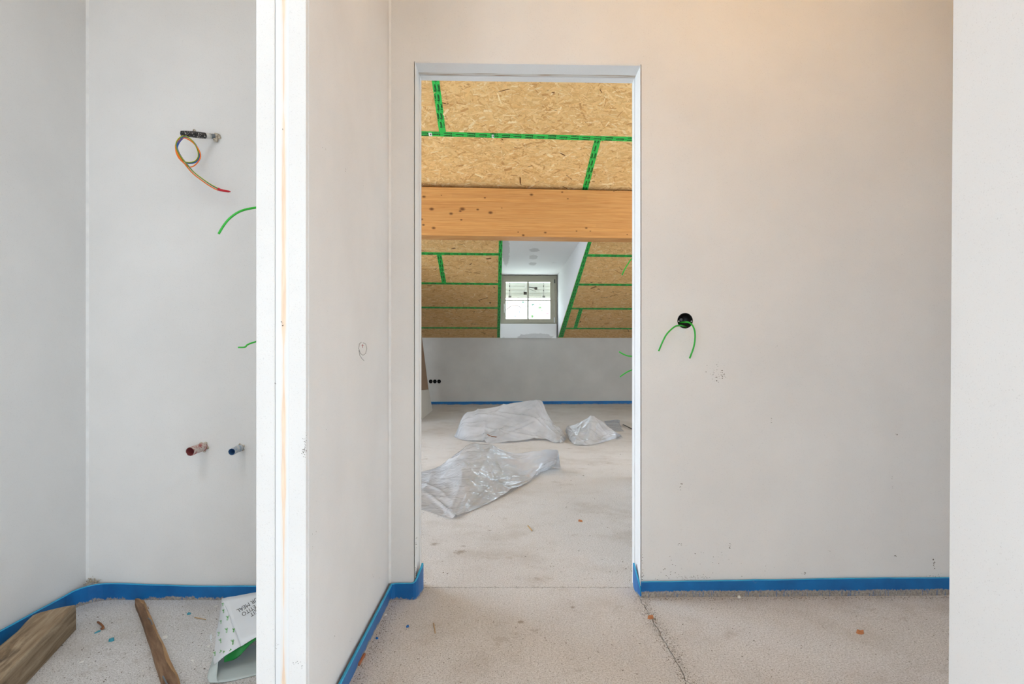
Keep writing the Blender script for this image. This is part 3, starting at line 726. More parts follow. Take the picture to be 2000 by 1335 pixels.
ring('window_surround', (955, 1110, 505, 668), (983.5, 1083, 545, 630.5), .085, .06, M['plaster'])
ring('window_frame', (978.5, 1087.5, 538, 633.5), (984.5, 1082.5, 545, 630), .035, .07, M['frame'])
ring('sash', (982, 1082.2, 543.6, 629.8), (988, 1074.7, 549.8, 622.4), .02, .06, M['frame'])
wbox('muntin', 1029.8, 1032.9, 549.5, 622.6, .03, .035, M['frame']); wbox('muntin', 987.8, 1074.9, 585.2, 587.6, .032, .033, M['frame'])
for a, b in ((988, 1029.9), (1032.8, 1074.8)):
    for c, d in ((549.8, 585.3), (587.5, 622.5)): wbox('pane', a, b, c, d, .05, .004, M['glass'], bv=0)
h = wbox('handle', 984.1, 985.7, 594.5, 610.5, -.005, .014, M['handle'], bv=.002)
h2 = wbox('handle_rose', 983.8, 986, 592.5, 598, .010, .012, M['handle'], h, bv=.002)
wbox('hinge', 1082, 1084.6, 545, 552.5, .012, .018, M['hinge'], bv=.002); wbox('hinge', 1081.9, 1083.6, 619.5, 629.5, .010, .02, M['hinge_w'], bv=.002)

# external blind hanging in front of the upper panes
bl = empty('external_blind', wp(1031, 585, .24), 'pale metal slatted blind half lowered outside the dormer window', 'blind')
def arcslat(py, hpx, tilt):
    p0, p1 = wp(985, py, .24), wp(1078, py, .24); hh = hpx / F * 10.4; bm = bmesh.new(); prev = None; k = 6; rows = []
    for i in range(k + 1):
        t = i / k - .5; yy = t * hh * tilt + .010 * (1 - (2 * t) ** 2); zz = -t * hh
        rows.append([bm.verts.new(p + Vector((0, yy, zz))) for p in (p0, p1)])
    for r0, r1 in zip(rows, rows[1:]): bm.faces.new((r0[0], r0[1], r1[1], r1[0]))
    r = bmesh.ops.solidify(bm, geom=bm.faces[:], thickness=.0015)
    bobj('slat', bm, M['slat'], bl, True)
for py, hp in ((548.5, 5), (555.5, 7.2), (562.2, 7.2), (569.3, 7.0), (574.6, 5.5), (579.2, 5.0)): arcslat(py, hp, .62)
for px in (995.4, 1061.6):
    tube_obj('ladder_cord', [wp(px, 546, .215), wp(px + .5, 565, .20), wp(px - .2, 582, .215)], .0035, M['cord'], bl, 6, 4)
    for py in (558.5, 567): wbox('clip', px - .9, px + .9, py - 1.3, py + 1.3, .19, .012, M['motor'], bl, .001)
    wbox('cord_lock', px - 2.0, px + 3.2, 577.2, 580.8, .195, .014, M['cord'], bl, .002)
cp = empty('cable_plug', wp(1027, 575, .15), 'dark cable plug dangling outside the upper window panes', 'plug')
wbox('plug_body', 1022.6, 1028.9, 569.5, 575.0, .14, .03, M['motor'], cp, .004)
tube_obj('cable', [wp(1027.5, 553, .16), wp(1026.5, 561, .15), wp(1024, 567, .15), wp(1025, 571, .155)], .009, M['white_sleeve'], cp, 6, 4)
tube_obj('dark_arm', [wp(1033, 560.5, .15), wp(1040, 561.5, .15), wp(1049, 563, .15)], .011, M['motor'], cp, 6, 3)
wbox('arm_end', 1044, 1049.5, 560, 565.2, .135, .03, M['motor'], cp, .004)
tube_obj('loose_wire', [wp(1033, 563, .15), wp(1038, 566, .15), wp(1044, 568.5, .15), wp(1047, 568.5, .15)], .0025, M['motor'], cp, 5, 4)

# ------------------------------------------------------------------ outside: hillside, house, trees
n = NT('meadow'); M['meadow'] = n.fin(n.ramp(n.noise(.06, 4), [(.3, srgb(214, 216, 200)), (.7, srgb(226, 226, 216))]), .9)
M['render_white'] = plain('house_render', (.86, .86, .84, 1), .8); M['roof_tile'] = plain('house_roof', srgb(150, 132, 122), .8); M['house_pane'] = plain('house_pane', srgb(58, 66, 92), .3)
M['leaf'] = plain('tree_leaf', srgb(84, 118, 62), .8, var=.3); M['leaf2'] = plain('tree_leaf_dark', srgb(40, 86, 64), .8, var=.3); M['bark'] = plain('tree_bark', srgb(90, 70, 54), .9)
bm = bmesh.new(); G = {}
for i in range(21):
    for j in range(25):
        x = -300 + 30 * i; y = 20 + 20 * j; z = -22 + .135 * y + 2.5 * noise.noise(Vector((x * .02, y * .02, 0))); G[i, j] = bm.verts.new((x, y, z))
for i in range(20):
    for j in range(24): bm.faces.new((G[i, j], G[i + 1, j], G[i + 1, j + 1], G[i, j + 1]))
bobj('hillside', bm, M['meadow'], None, True, kind='structure')
HYD = 300.
def gz(x, y): return -22 + .135 * y + 2.5 * noise.noise(Vector((x * .02, y * .02, 0)))
hp = lambda px, py: at(px, py, HYD)
hs = empty('house', hp(1006, 622), 'white gabled house on the hillside seen through the window', 'house')
bm = bmesh.new(); prism(bm, [hp(991, 630), hp(1021, 630), hp(1021, 604), hp(1012, 597.5), hp(999, 597.5), hp(991, 604)], (0, 11, 0)); bobj('wall', bm, M['render_white'], hs)
for nm, pts in (('roof', [hp(988.5, 604.6), hp(998.3, 596.6), hp(998.5, 595.7), hp(988.2, 603.6)]), ('roof', [hp(998.3, 596.6), hp(1012.5, 596.6), hp(1012.3, 595.7), hp(998.5, 595.7)]), ('roof', [hp(1012.5, 596.6), hp(1023.5, 605), hp(1023.8, 604), hp(1012.3, 595.7)])):
    bm = bmesh.new(); prism(bm, [p + Vector((0, -.8, 0)) for p in pts], (0, 12.6, 0)); bobj(nm, bm, M['roof_tile'], hs)
for px, py, w, hh in ((1001, 601, 1.5, 3), (1010.3, 601, 1.5, 3), (996.8, 608.4, 1.5, 2.4), (1005.8, 608, 1.2, 2), (1014.4, 608.6, 1.5, 3.4), (996.8, 616.6, 1.7, 2), (1006, 617.4, 2, 3.2), (1012.8, 616.6, 1.4, 1.6), (1006, 611.6, 1.6, 3)):
    bm = bmesh.new(); p = hp(px, py); box(bm, p.x - w / 2 * .27, p.x + w / 2 * .27, p.y - .12, p.y + .1, p.z - hh / 2 * .27, p.z + hh / 2 * .27); bobj('window', bm, M['house_pane'], hs)
bm = bmesh.new(); p = hp(1005.5, 613.4); box(bm, p.x - 1.9, p.x + 1.9, p.y - 1, p.y, p.z - .1, p.z + .1); bobj('balcony', bm, M['roof_tile'], hs)
tw = empty('tower', at(991, 622, 330), 'slim blue grey tower beside the white house on the hill', 'tower')
bm = bmesh.new(); p = at(991, 602, 330); box(bm, p.x - .3, p.x + .3, p.y, p.y + .6, gz(p.x, p.y) - 1, at(991, 589, 330).z); bobj('tower_shaft', bm, M['house_pane'], tw)
bm = bmesh.new(); pz = at(991, 589, 330).z; hexa(bm, [(p.x - .4, p.y - .1, pz), (p.x + .4, p.y - .1, pz), (p.x + .4, p.y + .7, pz), (p.x - .4, p.y + .7, pz)], [(p.x - .1, p.y + .2, pz + .6), (p.x + .1, p.y + .2, pz + .6), (p.x + .1, p.y + .4, pz + .6), (p.x - .1, p.y + .4, pz + .6)]); bobj('cap', bm, M['house_pane'], tw)
def tree(px, py, rpx, Y, mat, lab):
    rpx *= 1.55; Y = min(480, 22.9 / (.135 - (HY - (py + rpx * .85)) / F))          # where the slope meets the foot of the crown
    c = at(px, py, Y); r = rpx / F * Y; t = empty('tree', (c.x, c.y, gz(c.x, c.y)), lab, 'tree', 'trees on the hillside')
    bm = bmesh.new(); r_ = random.Random(int(px * 10)); lobes = [Vector((r_.uniform(-.9, .9), r_.uniform(-.4, .4), r_.uniform(-.6, .5))) * r for _ in range(6)]
    for k in range(170):
        d = lobes[k % 6] + Vector((r_.gauss(0, .28), r_.gauss(0, .28), r_.gauss(0, .24))) * r; q = c + d; s_ = r * r_.uniform(.07, .2)
        m = Matrix.Translation(q) @ Matrix.Rotation(r_.uniform(0, 6.3), 4, Vector((r_.uniform(-1, 1), r_.uniform(-1, 1), 1)).normalized()) @ Matrix.Diagonal((s_, s_ * .7, s_ * .4, 1))
        bmesh.ops.create_icosphere(bm, subdivisions=1, radius=1, matrix=m)
    bobj('crown', bm, mat, t, False)
    g0 = gz(c.x, c.y); bm = bmesh.new(); tube(bm, [(c.x, c.y, g0 - .5), (c.x, c.y, max(g0 + .3, c.z))], r * .06, 6); bobj('trunk', bm, M['bark'], t)
tree(1023.5, 590.5, 2.6, 320, M['leaf2'], 'dark round tree on the hill behind the white house')
tree(1026.5, 597.5, 1.7, 300, M['leaf'], 'small light green tree beside the white house gable')
tree(1041, 592.5, 2.8, 330, M['leaf2'], 'dark tree behind the pane right of the muntin, highest on the slope')
tree(1052, 600.5, 3.2, 290, M['leaf'], 'broad green tree halfway down the meadow')
tree(1055.5, 594, 1.8, 320, M['leaf'], 'small tree above the broad green one')
tree(1060, 606, 2.0, 270, M['leaf'], 'green tree below the broad one on the meadow')
tree(1038.5, 617.5, 3.0, 240, M['leaf'], 'low bushy tree at the foot of the muntin')
tree(989.4, 617, 1.2, 250, M['leaf2'], 'dark tree at the corner of the white house')
bm = bmesh.new(); p = at(1069, 613.5, 330); box(bm, p.x - 1, p.x + 1, p.y, p.y + 4, p.z - 1.6, p.z + .4); rh = empty('shed', (p.x, p.y, p.z - 1.6), 'small red roofed shed low on the meadow outside', 'shed'); bobj('wall', bm, plain('shed_wall', srgb(190, 120, 120), .8), rh)
bm = bmesh.new(); prism(bm, [(p.x - 1.3, p.y - .2, p.z + .3), (p.x + 1.3, p.y - .2, p.z + .3), (p.x, p.y - .2, p.z + 1.2)], (0, 4.4, 0)); bobj('roof', bm, plain('shed_roof', srgb(180, 90, 90), .8), rh)

# ------------------------------------------------------------------ blue foam strips along the walls
def ribbon(name, path, mat, parent=None, th=.007, **kw):
    """path: (x, y, z_top, z_bottom) of the face; thickness goes to the left of the direction of travel"""
    P = [Vector((p[0], p[1], 0)) for p in path]; bm = bmesh.new(); rings = []
    for i, p in enumerate(path):
        t = (P[min(i + 1, len(P) - 1)] - P[max(i - 1, 0)]).normalized(); nl = Vector((-t.y, t.x, 0)) * th
        lean = p[4] if len(p) > 4 else 0.0
        ln = Vector((-t.y, t.x, 0)) * lean
        rings.append([bm.verts.new(q) for q in ((P[i].x, P[i].y, p[3]), (P[i].x - ln.x, P[i].y - ln.y, p[2] - .002), (P[i].x - ln.x + nl.x * .35, P[i].y - ln.y + nl.y * .35, p[2] + .001), (P[i].x - ln.x + nl.x, P[i].y - ln.y + nl.y, p[2]), (P[i].x + nl.x, P[i].y + nl.y, p[3]))])
    for a, b in zip(rings, rings[1:]):
        for k in range(5): bm.faces.new((a[k], b[k], b[(k + 1) % 5], a[(k + 1) % 5]))
    bm.faces.new(rings[0]); bm.faces.new(rings[-1][::-1])
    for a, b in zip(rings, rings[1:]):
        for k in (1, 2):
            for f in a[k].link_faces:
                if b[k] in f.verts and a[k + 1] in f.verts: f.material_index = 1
    o = bobj(name, bm, mat, parent, False, **kw); o.data.materials.append(M['foam_top']); return o
def wob(i, a=.0015): return a * noise.noise(Vector((i * .37, 5.1, a * 100)))
path = []
for i in range(40):
    y = -1.0 + 3.06 * i / 39; path.append((-1.641 + (y + 1) / 3.06 * .012 + .014 + wob(i) - .005 * 0, y, .062 + wob(i, .002), 0, .002))
for k in range(1, 6):
    an = k / 6 * math.pi / 2; path.append((-1.614 + .085 * (1 - math.cos(an)), 2.06 + .1 * math.sin(an), .0635 + .002 * math.sin(an * 2), 0, .002))
for i in range(24):
    x = -1.515 + .925 * i / 23; path.append((x, 2.163 + wob(i), .0625 - .010 * min(1, i / 8) + wob(i, .0012), 0, .002))
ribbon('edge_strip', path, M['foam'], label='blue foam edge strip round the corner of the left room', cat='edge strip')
path = [(-.4625 + wob(i), .9 + 1.25 * i / 30, .062 + wob(i, .002), 0, .009) for i in range(31)]
path += [(-.4590, 2.158, .062, 0, .004), (-.445, 2.163, .0615, 0)] + [(-.445 + .06 * i / 5, 2.163, .0625, 0) for i in range(1, 6)]
path += [(-.375, 2.163, .064, 0), (-.366, 2.168, .070, 0), (-.359, 2.185, .082, 0), (-.355, 2.205, .092, .002), (-.351, 2.23, .100, .004), (-.350, 2.25, .106, .008), (-.352, 2.262, .104, .014)]
# this strip is walked with its wall on the left hand
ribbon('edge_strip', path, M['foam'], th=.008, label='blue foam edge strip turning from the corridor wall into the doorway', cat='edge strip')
path = [(.4965 + 1.25 * i / 34, doorY(.5 + 1.25 * i / 34) - .0085 + wob(i, .001), .0605 + .0085 * min(1, i / 22) + wob(i, .0015), 0, .002) for i in range(35)]
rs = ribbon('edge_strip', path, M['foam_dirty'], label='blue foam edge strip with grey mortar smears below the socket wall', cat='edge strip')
path = [(.4955, doorY(.5) - .010, .012, 0), (.4915, 2.185, .034, 0), (.4865, 2.205, .060, 0), (.4835, 2.23, .082, .002), (.4815, 2.25, .098, .006), (.4815, 2.262, .103, .016), (.4825, 2.272, .100, .03)]
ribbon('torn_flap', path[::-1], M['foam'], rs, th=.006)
path = [(-4.4 + 8.8 * i / 60, kneeY(-4.4 + 8.8 * i / 60) - .010, .056 + wob(i, .002), 0) for i in range(61)]
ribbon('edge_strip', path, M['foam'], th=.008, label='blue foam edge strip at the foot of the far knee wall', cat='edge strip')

# ------------------------------------------------------------------ sockets and cables
so = empty('flush_socket', SOCK, 'round black flush socket box open in the plaster right of the doorway', 'socket')
bm = bmesh.new(); lathe(bm, SOCK, (0, 1, 0), [(-.0008, .0300), (-.0012, .0285), (.002, .0268), (.035, .0255), (.036, .001)], 32); bobj('box', bm, M['black'], so, True)
for dx_ in (-.0265, .0265):
    bm = bmesh.new(); lathe(bm, SOCK + Vector((dx_ * .93, -.002, -.002)), (0, 1, 0), [(0, .0008), (0, .0026), (.004, .0026)], 10); bobj('screw', bm, M['hinge_w'], so)
bm = bmesh.new(); tube(bm, [SOCK + Vector((-.012, .018, .004)), SOCK + Vector((-.004, .03, .006))], .006, 8); bobj('knockout', bm, M['grey_sleeve'], so, True)
def cable(name, pts, r, mat, label, group=None, n=6):
    o = tube_obj(name, pts, r, mat, None, 8, n, label=label, cat='cable', group=group); return o
W_ = lambda px, py, Y: at(px, py, Y)
cable('green_cable', [W_(1342, 639, 2.222), W_(1336, 637, 2.20), W_(1329, 635.2, 2.165), W_(1318, 637.5, 2.145), W_(1304, 650, 2.14), W_(1295, 665, 2.145), W_(1286.5, 685, 2.16)], .0031, M['cable'], 'green cable arching left out of the black socket box')
cable('green_cable', [W_(1327, 630, 2.222), W_(1335, 629, 2.19), W_(1344, 629, 2.16), W_(1353, 636, 2.145), W_(1357.5, 652, 2.14), W_(1355.5, 675, 2.145), W_(1347, 699.5, 2.155)], .0031, M['cable'], 'green cable arching right out of the black socket box')
cable('green_cable', [Vector((PX0 + .004, 1.62, EYE + 287 / F * 1.55)), W_(540, 402, 1.58), W_(498, 405.5, 1.55), W_(470, 412, 1.53), W_(450, 425, 1.52), W_(437, 440, 1.515), W_(427, 456.5, 1.51)], .0030, M['cable'], 'upper bent green cable poking out beside the white wall end')
cable('green_cable', [Vector((PX0 + .004, 1.62, EYE + 22 / F * 1.55)), W_(520, 663, 1.57), W_(498, 667.5, 1.55), W_(484, 672.5, 1.54), W_(478, 677.5, 1.535), W_(465, 678.0, 1.53)], .0022, M['cable'], 'lower short kinked green cable poking out beside the white wall end')
yR = 3.7
for pts, lab in (([Vector((1.003, 3.8, at(1237, 500, yR).z + .02)), at(1262, 494, yR + .05), at(1236, 504, yR), at(1226, 516, yR), at(1219, 528, yR), at(1215, 537, yR)], 'thin green cable hanging before the strand board at the door edge'),
                 ([Vector((1.003, 3.8, at(1237, 696, yR).z)), at(1262, 697, yR + .05), at(1236, 695.5, yR), at(1225, 694.3, yR), at(1216, 690.5, yR), at(1209, 686.3, yR)], 'upper green cable before the grey knee wall'),
                 ([Vector((1.003, 3.8, at(1237, 716, yR).z)), at(1262, 713, yR + .05), at(1236, 721.5, yR), at(1226, 725.5, yR), at(1217, 731, yR), at(1211, 735.5, yR)], 'lower green cable before the grey knee wall')):
    cable('green_cable', pts, .0042, M['cable'], lab)
for k, p in enumerate(S3):
    o = empty('flush_socket', p, ['leftmost', 'middle', 'rightmost'][k] + ' of three black flush socket boxes in the far knee wall', 'socket', 'three sockets in the knee wall')
    bm = bmesh.new(); lathe(bm, p, (0, 1, 0), [(-.001, .0345), (-.002, .032), (.002, .030), (.04, .029), (.041, .001)], 24); bobj('box', bm, M['void'], o, True)
    bm = bmesh.new(); box(bm, p.x - .01, p.x + .01, p.y + .02, p.y + .038, p.z - .006, p.z + .006); bobj('insert', bm, M['black'], o)

# conduit with loose wires in the left room
ce = at(355.5, 261, 2.055); cw = at(428, 267, 2.184)
cd = empty('wall_conduit', cw, 'plaster splashed black conduit stub high on the left room wall', 'conduit')
bm = bmesh.new(); A = ce; Bp = ce.lerp(cw, .60)
rr = .0112; dirc = (cw - ce).normalized()
pts = [A, A.lerp(Bp, .25) + Vector((0, 0, .001)), A.lerp(Bp, .6) + Vector((0, 0, .001)), A.lerp(Bp, .86), Bp]
rings = tube(bm, pts, rr, 16, False, [rr * .95, rr, rr * 1.04, rr * 1.02, rr])
inner = tube(bm, [A, A.lerp(Bp, .5)], rr * .8, 16, False)
for k in range(16): bm.faces.new((rings[0][k], inner[0][k], inner[0][(k + 1) % 16], rings[0][(k + 1) % 16]))
bm.faces.new(inner[-1]); bobj('sleeve', bm, M['conduit'], cd, True)
bm = bmesh.new(); tube(bm, [ce.lerp(cw, .585), ce.lerp(cw, .75)], rr * .92, 16); bobj('collar', bm, M['white_sleeve'], cd, True)
bm = bmesh.new(); tube(bm, [ce.lerp(cw, .74), ce.lerp(cw, .95)], rr * .80, 14); bobj('inner_pipe', bm, M['grey_sleeve'], cd, True)
def lump(name, c, r, mat, parent=None, sq=(1, 1, 1), sub=2, seed=0, amp=.45, **kw):
    bm = bmesh.new(); bmesh.ops.create_icosphere(bm, subdivisions=sub, radius=1)
    for v in bm.verts:
        f = 1 + amp * noise.noise(v.co * 1.7 + Vector((seed * 3.1, seed * 1.7, seed))); v.co = Vector((v.co.x * sq[0], v.co.y * sq[1], v.co.z * sq[2])) * (r * f) + Vector(c)
    return bobj(name, bm, mat, parent, sub > 2, **kw)
lump('mortar_collar', at(424, 266.5, 2.172), .012, M['mortar'], cd, (1.1, .9, 1), 3, 1); lump('mortar_collar', at(421, 273, 2.166), .0085, M['mortar'], cd, (1, 1, .9), 3, 2)
lump('mortar_blob', at(379.5, 255, 2.097), .0056, M['mortar'], cd, (1, 1, 1), 2, 5)
def wire(off, big, mat):
    raw = [(365, 266.5, 2.075), (356, 270, 2.065), (347.5, 280, 2.06), (344.5, 292, 2.06), (350, 306, 2.06), (360, 316.5, 2.065), (370, 319 + big * 5, 2.07), (381, 316.5 + big * 5, 2.072), (387.5 + big * 4, 308 + big, 2.072), (387 + big * 5, 297, 2.072), (381 + big * 3, 283, 2.07), (372 + big, 273, 2.066), (361, 267.5, 2.058), (351, 271, 2.05), (344.5, 281, 2.048), (345.5, 293, 2.05), (353, 307, 2.055), (362, 318.5, 2.06), (378, 337, 2.08), (400, 354, 2.10), (414, 363.2, 2.115), (427, 370, 2.125)]
    return [at(a + off[0], b + off[1], c + off[2]) for a, b, c in raw]
for nm, off, big, mt in (('yellow_wire', (-.4, -2.0, 0), 0, 'wire_yg'), ('blue_wire', (1.7, -.2, .003), 0, 'wire_blue'), ('orange_wire', (-1.2, 1.5, .001), 1, 'wire_or')):
    tube_obj(nm, wire(off, big, mt), .0021, M[mt], cd, 6, 6)
stripe = [p + Vector((.0007, -.0012, -.0010)) for p in wire((-.4, -2.0, 0), 0, 0)]; tube_obj('green_stripe', stripe, .0012, M['wire_green'], cd, 5, 6)
bm = bmesh.new(); tube(bm, [at(426, 369, 2.125), at(430, 370.6, 2.126), at(437, 372.3, 2.13), at(446, 373.6, 2.135), at(450.5, 374.3, 2.137)], .003, 8, True, [.0058, .0048, .0044, .004, .0014]); bobj('taped_end', bm, M['red_tape'], cd, True)

def stub(name, mouth, root, r, mo, mi, label, seed):
    e = empty(name, root, label, 'pipe'); d = (root - mouth).normalized()
    bm = bmesh.new(); nseg = 20; u = d.orthogonal().normalized(); v = d.cross(u); rg = []
    for t in np.linspace(0, 1, 8):
        rg.append([bm.verts.new(mouth.lerp(root, t) + (u * math.cos(k * 2 * math.pi / nseg) + v * math.sin(k * 2 * math.pi / nseg)) * r * (1 + .13 * noise.noise(Vector((math.cos(k * .314) * 2, math.sin(k * .314) * 2, t * 4 + seed)))) - d * (.006 * max(0, noise.noise(Vector((k * .9, seed, 0)))) if t == 0 else 0)) for k in range(nseg)])
    for a, b in zip(rg, rg[1:]):
        for k in range(nseg): bm.faces.new((a[k], a[(k + 1) % nseg], b[(k + 1) % nseg], b[k]))
    bobj('sleeve', bm, mo, e, True)
    bm = bmesh.new(); lathe(bm, mouth + d * .001, d, [(0, r * .97), (.001, r * .80), (.07, r * .76), (.071, .001)], 20); bobj('bore', bm, mi, e, True)
    for k in range(5):
        an = k * 1.256 + seed; lump('mortar_collar', root + (u * math.cos(an) + v * math.sin(an)) * r * .95 - d * .004, r * .42, M['mortar'], e, (1, .8, 1), 2, seed + k)
stub('red_pipe_stub', at(371, 881.5, 2.085), at(399, 871.5, 2.178), .0155, M['red_pipe'], M['red_in'], 'red water pipe stub crusted with plaster sticking out low on the wall', 1.0)
stub('blue_pipe_stub', at(452.5, 882, 2.095), at(471, 873.5, 2.178), .0125, M['blue_pipe'], M['blue_in'], 'blue water pipe stub crusted with plaster sticking out low on the wall', 4.0)

# pencil loop on the corridor wall
pm = []
bm = bmesh.new()
X0 = PX1 + .0006
loop = [(709, 669), (714, 671), (716.5, 680), (714, 690), (709, 693.5), (704, 690), (700.5, 680), (702, 671), (706, 668)]
tube(bm, [onx(a, b, X0) for a, b in loop], .0007, 5); tube(bm, [onx(a, b, X0) for a, b in ((701, 684), (703, 694), (707, 700), (711, 704))], .0007, 5)
bobj('pencil_mark', bm, plain('pencil', srgb(140, 134, 128), .8), part)
bm = bmesh.new(); tube(bm, [onx(708.5, 672, X0), onx(708.3, 679, X0)], .0008, 5); tube(bm, [onx(706.5, 674.5, X0), onx(710.3, 674.2, X0)], .0008, 5); bobj('red_tick', bm, plain('red_pencil', srgb(180, 90, 84), .8), part)

# ------------------------------------------------------------------ leaning panels at the far left
bm = bmesh.new(); hgt = 1.44
pb = [(-1.315, 9.25), (-1.29, 7.75)]; lean = .150 / 1.18
def lp(x, y, z, k): return Vector((x - lean * z - k * .016, y, z + k * .003))
q = [lp(pb[0][0], pb[0][1], 0, 0), lp(pb[1][0], pb[1][1], 0, 0), lp(pb[1][0], pb[1][1], hgt, 0), lp(pb[0][0], pb[0][1], hgt, 0)]
hexa(bm, q, [p + Vector((-.016, 0, .002)) for p in q]); bobj('fibreboard_panel', bm, M['fibreboard'], label='tall brown fibreboard panel leaning on the wall stub at the far left', cat='panel')
bm = bmesh.new()
def lq(x, y, z): return Vector((x - lean * z + .016, y, z))
q = [lq(-1.30, 9.18, 0), lq(-1.275, 7.95, 0), lq(-1.275, 7.98, .40), lq(-1.30, 9.10, .34)]
hexa(bm, q, [p + Vector((-.013, 0, .002)) for p in q]); bobj('gypsum_offcut', bm, M['gypsum'], label='low pale gypsum board offcut standing before the brown panel', cat='panel')

# ------------------------------------------------------------------ plastic sheets
def sheet(name, cols, mat, label, seed, back=.28, prof=1.4, nu=9, nv=60, amp=.020, ncrease=46):
    """cols: (ridge point, front point on the floor) in order; the film falls from the ridge to the front and to the back"""
    rid = catmull([c[0] for c in cols], nu); fr = catmull([c[1] for c in cols], nu); N = len(rid)
    r_ = random.Random(seed); cre = []
    for _ in range(ncrease):
        an = r_.uniform(-1.2, 1.2) + (0 if r_.random() < .6 else 1.57)
        cre.append((r_.uniform(0, 1), r_.uniform(-.1, 1), math.cos(an), math.sin(an), r_.uniform(.008, .03), r_.uniform(-.35, 1) * amp * .8, r_.uniform(.15, .6)))
    verts = []; faces = []; M_ = nv + 8
    for i in range(N):
        u = i / (N - 1); a = rid[i]; b = fr[i]
        for j in range(M_):
            if j < 8:
                t = (8 - j) / 8; p = Vector((a.x + .03 * t, a.y + back * t * (.4 + .6 * min(1, a.z * 5)), a.z * (1 - t) ** 1.2 + .003)); v = -t * .3
            else:
                v = (j - 8) / (nv - 1); p = a.lerp(b, v); p.z = a.z * (1 - v) ** prof + b.z * v + .003
            d = 0.0
            for cu_, cv, ca, sa, w, am, ln in cre:
                du = (u - cu_) * 2.0; dv = v - cv; al = du * ca + dv * sa; ac = -du * sa + dv * ca
                d += am * math.exp(-abs(ac) / w) * math.exp(-(al / ln) ** 2)
            wv = noise.noise(Vector((u * 2.2, v * 1.6, seed + 4))) * .8; q_ = Vector((u * 3.6 + .5 * wv, v * 1.5 + .5 * wv + u * 1.2, seed * 1.0)); q2 = Vector((u * 13 + 2 * wv, v * 7 - wv, seed + 9.0))
            d += amp * (1.3 * (.35 - abs(noise.noise(q_))) + .22 * (.3 - abs(noise.noise(q2))))
            ed = min(1, 6 * min(u, 1 - u)) ; p.z = max(.003, p.z + d * (.3 + .7 * ed)); verts.append(p)
    for i in range(N - 1):
        for j in range(M_ - 1): k = i * M_ + j; faces.append((k, k + 1, k + M_ + 1, k + M_))
    return mobj(name, verts, faces, mat, None, True, label=label, cat='plastic sheet')
def R_(px, py, Y): return at(px, py, Y)
FL = lambda px, py: onfloor(px, py, .002)
sheet('plastic_sheet', [(R_(780, 938, 4.25), FL(765, 985)), (R_(824, 922, 4.4), FL(824, 995)), (R_(852, 914, 4.45), FL(859, 1006)), (R_(872, 903, 4.5), FL(884, 1013)), (R_(901, 880, 4.6), FL(899, 1007)), (R_(922, 865, 4.7), FL(913, 1001)), (R_(941, 866, 4.72), FL(941, 989)), (R_(960, 868.5, 4.7), FL(974, 973)), (R_(976, 877, 4.65), FL(1000, 959)), (R_(1006, 885, 4.55), FL(1030, 944)), (R_(1042, 881.8, 4.45), FL(1045, 933)), (R_(1070, 880, 4.42), FL(1056, 925)), (R_(1089, 879.5, 4.4), FL(1071, 918)), (R_(1091.5, 893, 4.42), FL(1087, 909))],
      M['film'], 'crumpled clear plastic sheet spread nearest the doorway in the far room', 11, .22, 1.25)
sheet('plastic_sheet', [(R_(890, 849, 6.45), FL(886, 852)), (R_(906, 811, 6.45), FL(897, 857)), (R_(930, 803, 6.45), FL(914, 861)), (R_(960, 797, 6.47), FL(941, 863)), (R_(990, 791, 6.5), FL(958, 865)), (R_(1015, 786, 6.5), FL(975, 865)), (R_(1043, 782, 6.5), FL(1000, 864)), (R_(1058, 785, 6.48), FL(1030, 861)), (R_(1068, 807, 6.4), FL(1060, 859)), (R_(1079, 825, 6.35), FL(1084, 865)), (R_(1091, 837, 6.3), FL(1097, 864)), (R_(1099, 844, 6.25), FL(1102, 862)), (R_(1103, 850, 6.2), FL(1105, 858))],
      M['film'], 'tallest clear plastic sheet heaped like a tent before the knee wall', 23, .35, 1.05, amp=.030)
sheet('plastic_sheet', [(R_(1104, 842, 6.36), FL(1108, 848)), (R_(1108, 834, 6.36), FL(1112, 859)), (R_(1124, 828, 6.3), FL(1121, 868)), (R_(1142, 820, 6.3), FL(1135, 870)), (R_(1156, 810.8, 6.3), FL(1149, 870)), (R_(1169, 819, 6.3), FL(1164, 868)), (R_(1186, 833.5, 6.25), FL(1180, 863)), (R_(1200, 843, 6.2), FL(1198, 857)), (R_(1214, 851, 6.15), FL(1214, 853))],
      M['film'], 'small peaked plastic sheet right of the tall tent-like one', 31, .14, 1.15, amp=.020)
sheet('plastic_sheet', [(FL(1180, 822.5), FL(1188, 836)), (FL(1192, 821), FL(1199, 842)), (FL(1206, 820), FL(1214, 842)), (FL(1206, 828), FL(1216, 842)), (FL(1212, 835), FL(1219, 842))],
      M['film_thin'], 'flat scrap of clear plastic on the floor behind the small peaked sheet', 5, .02, 1, 5, 10, .003, 10)

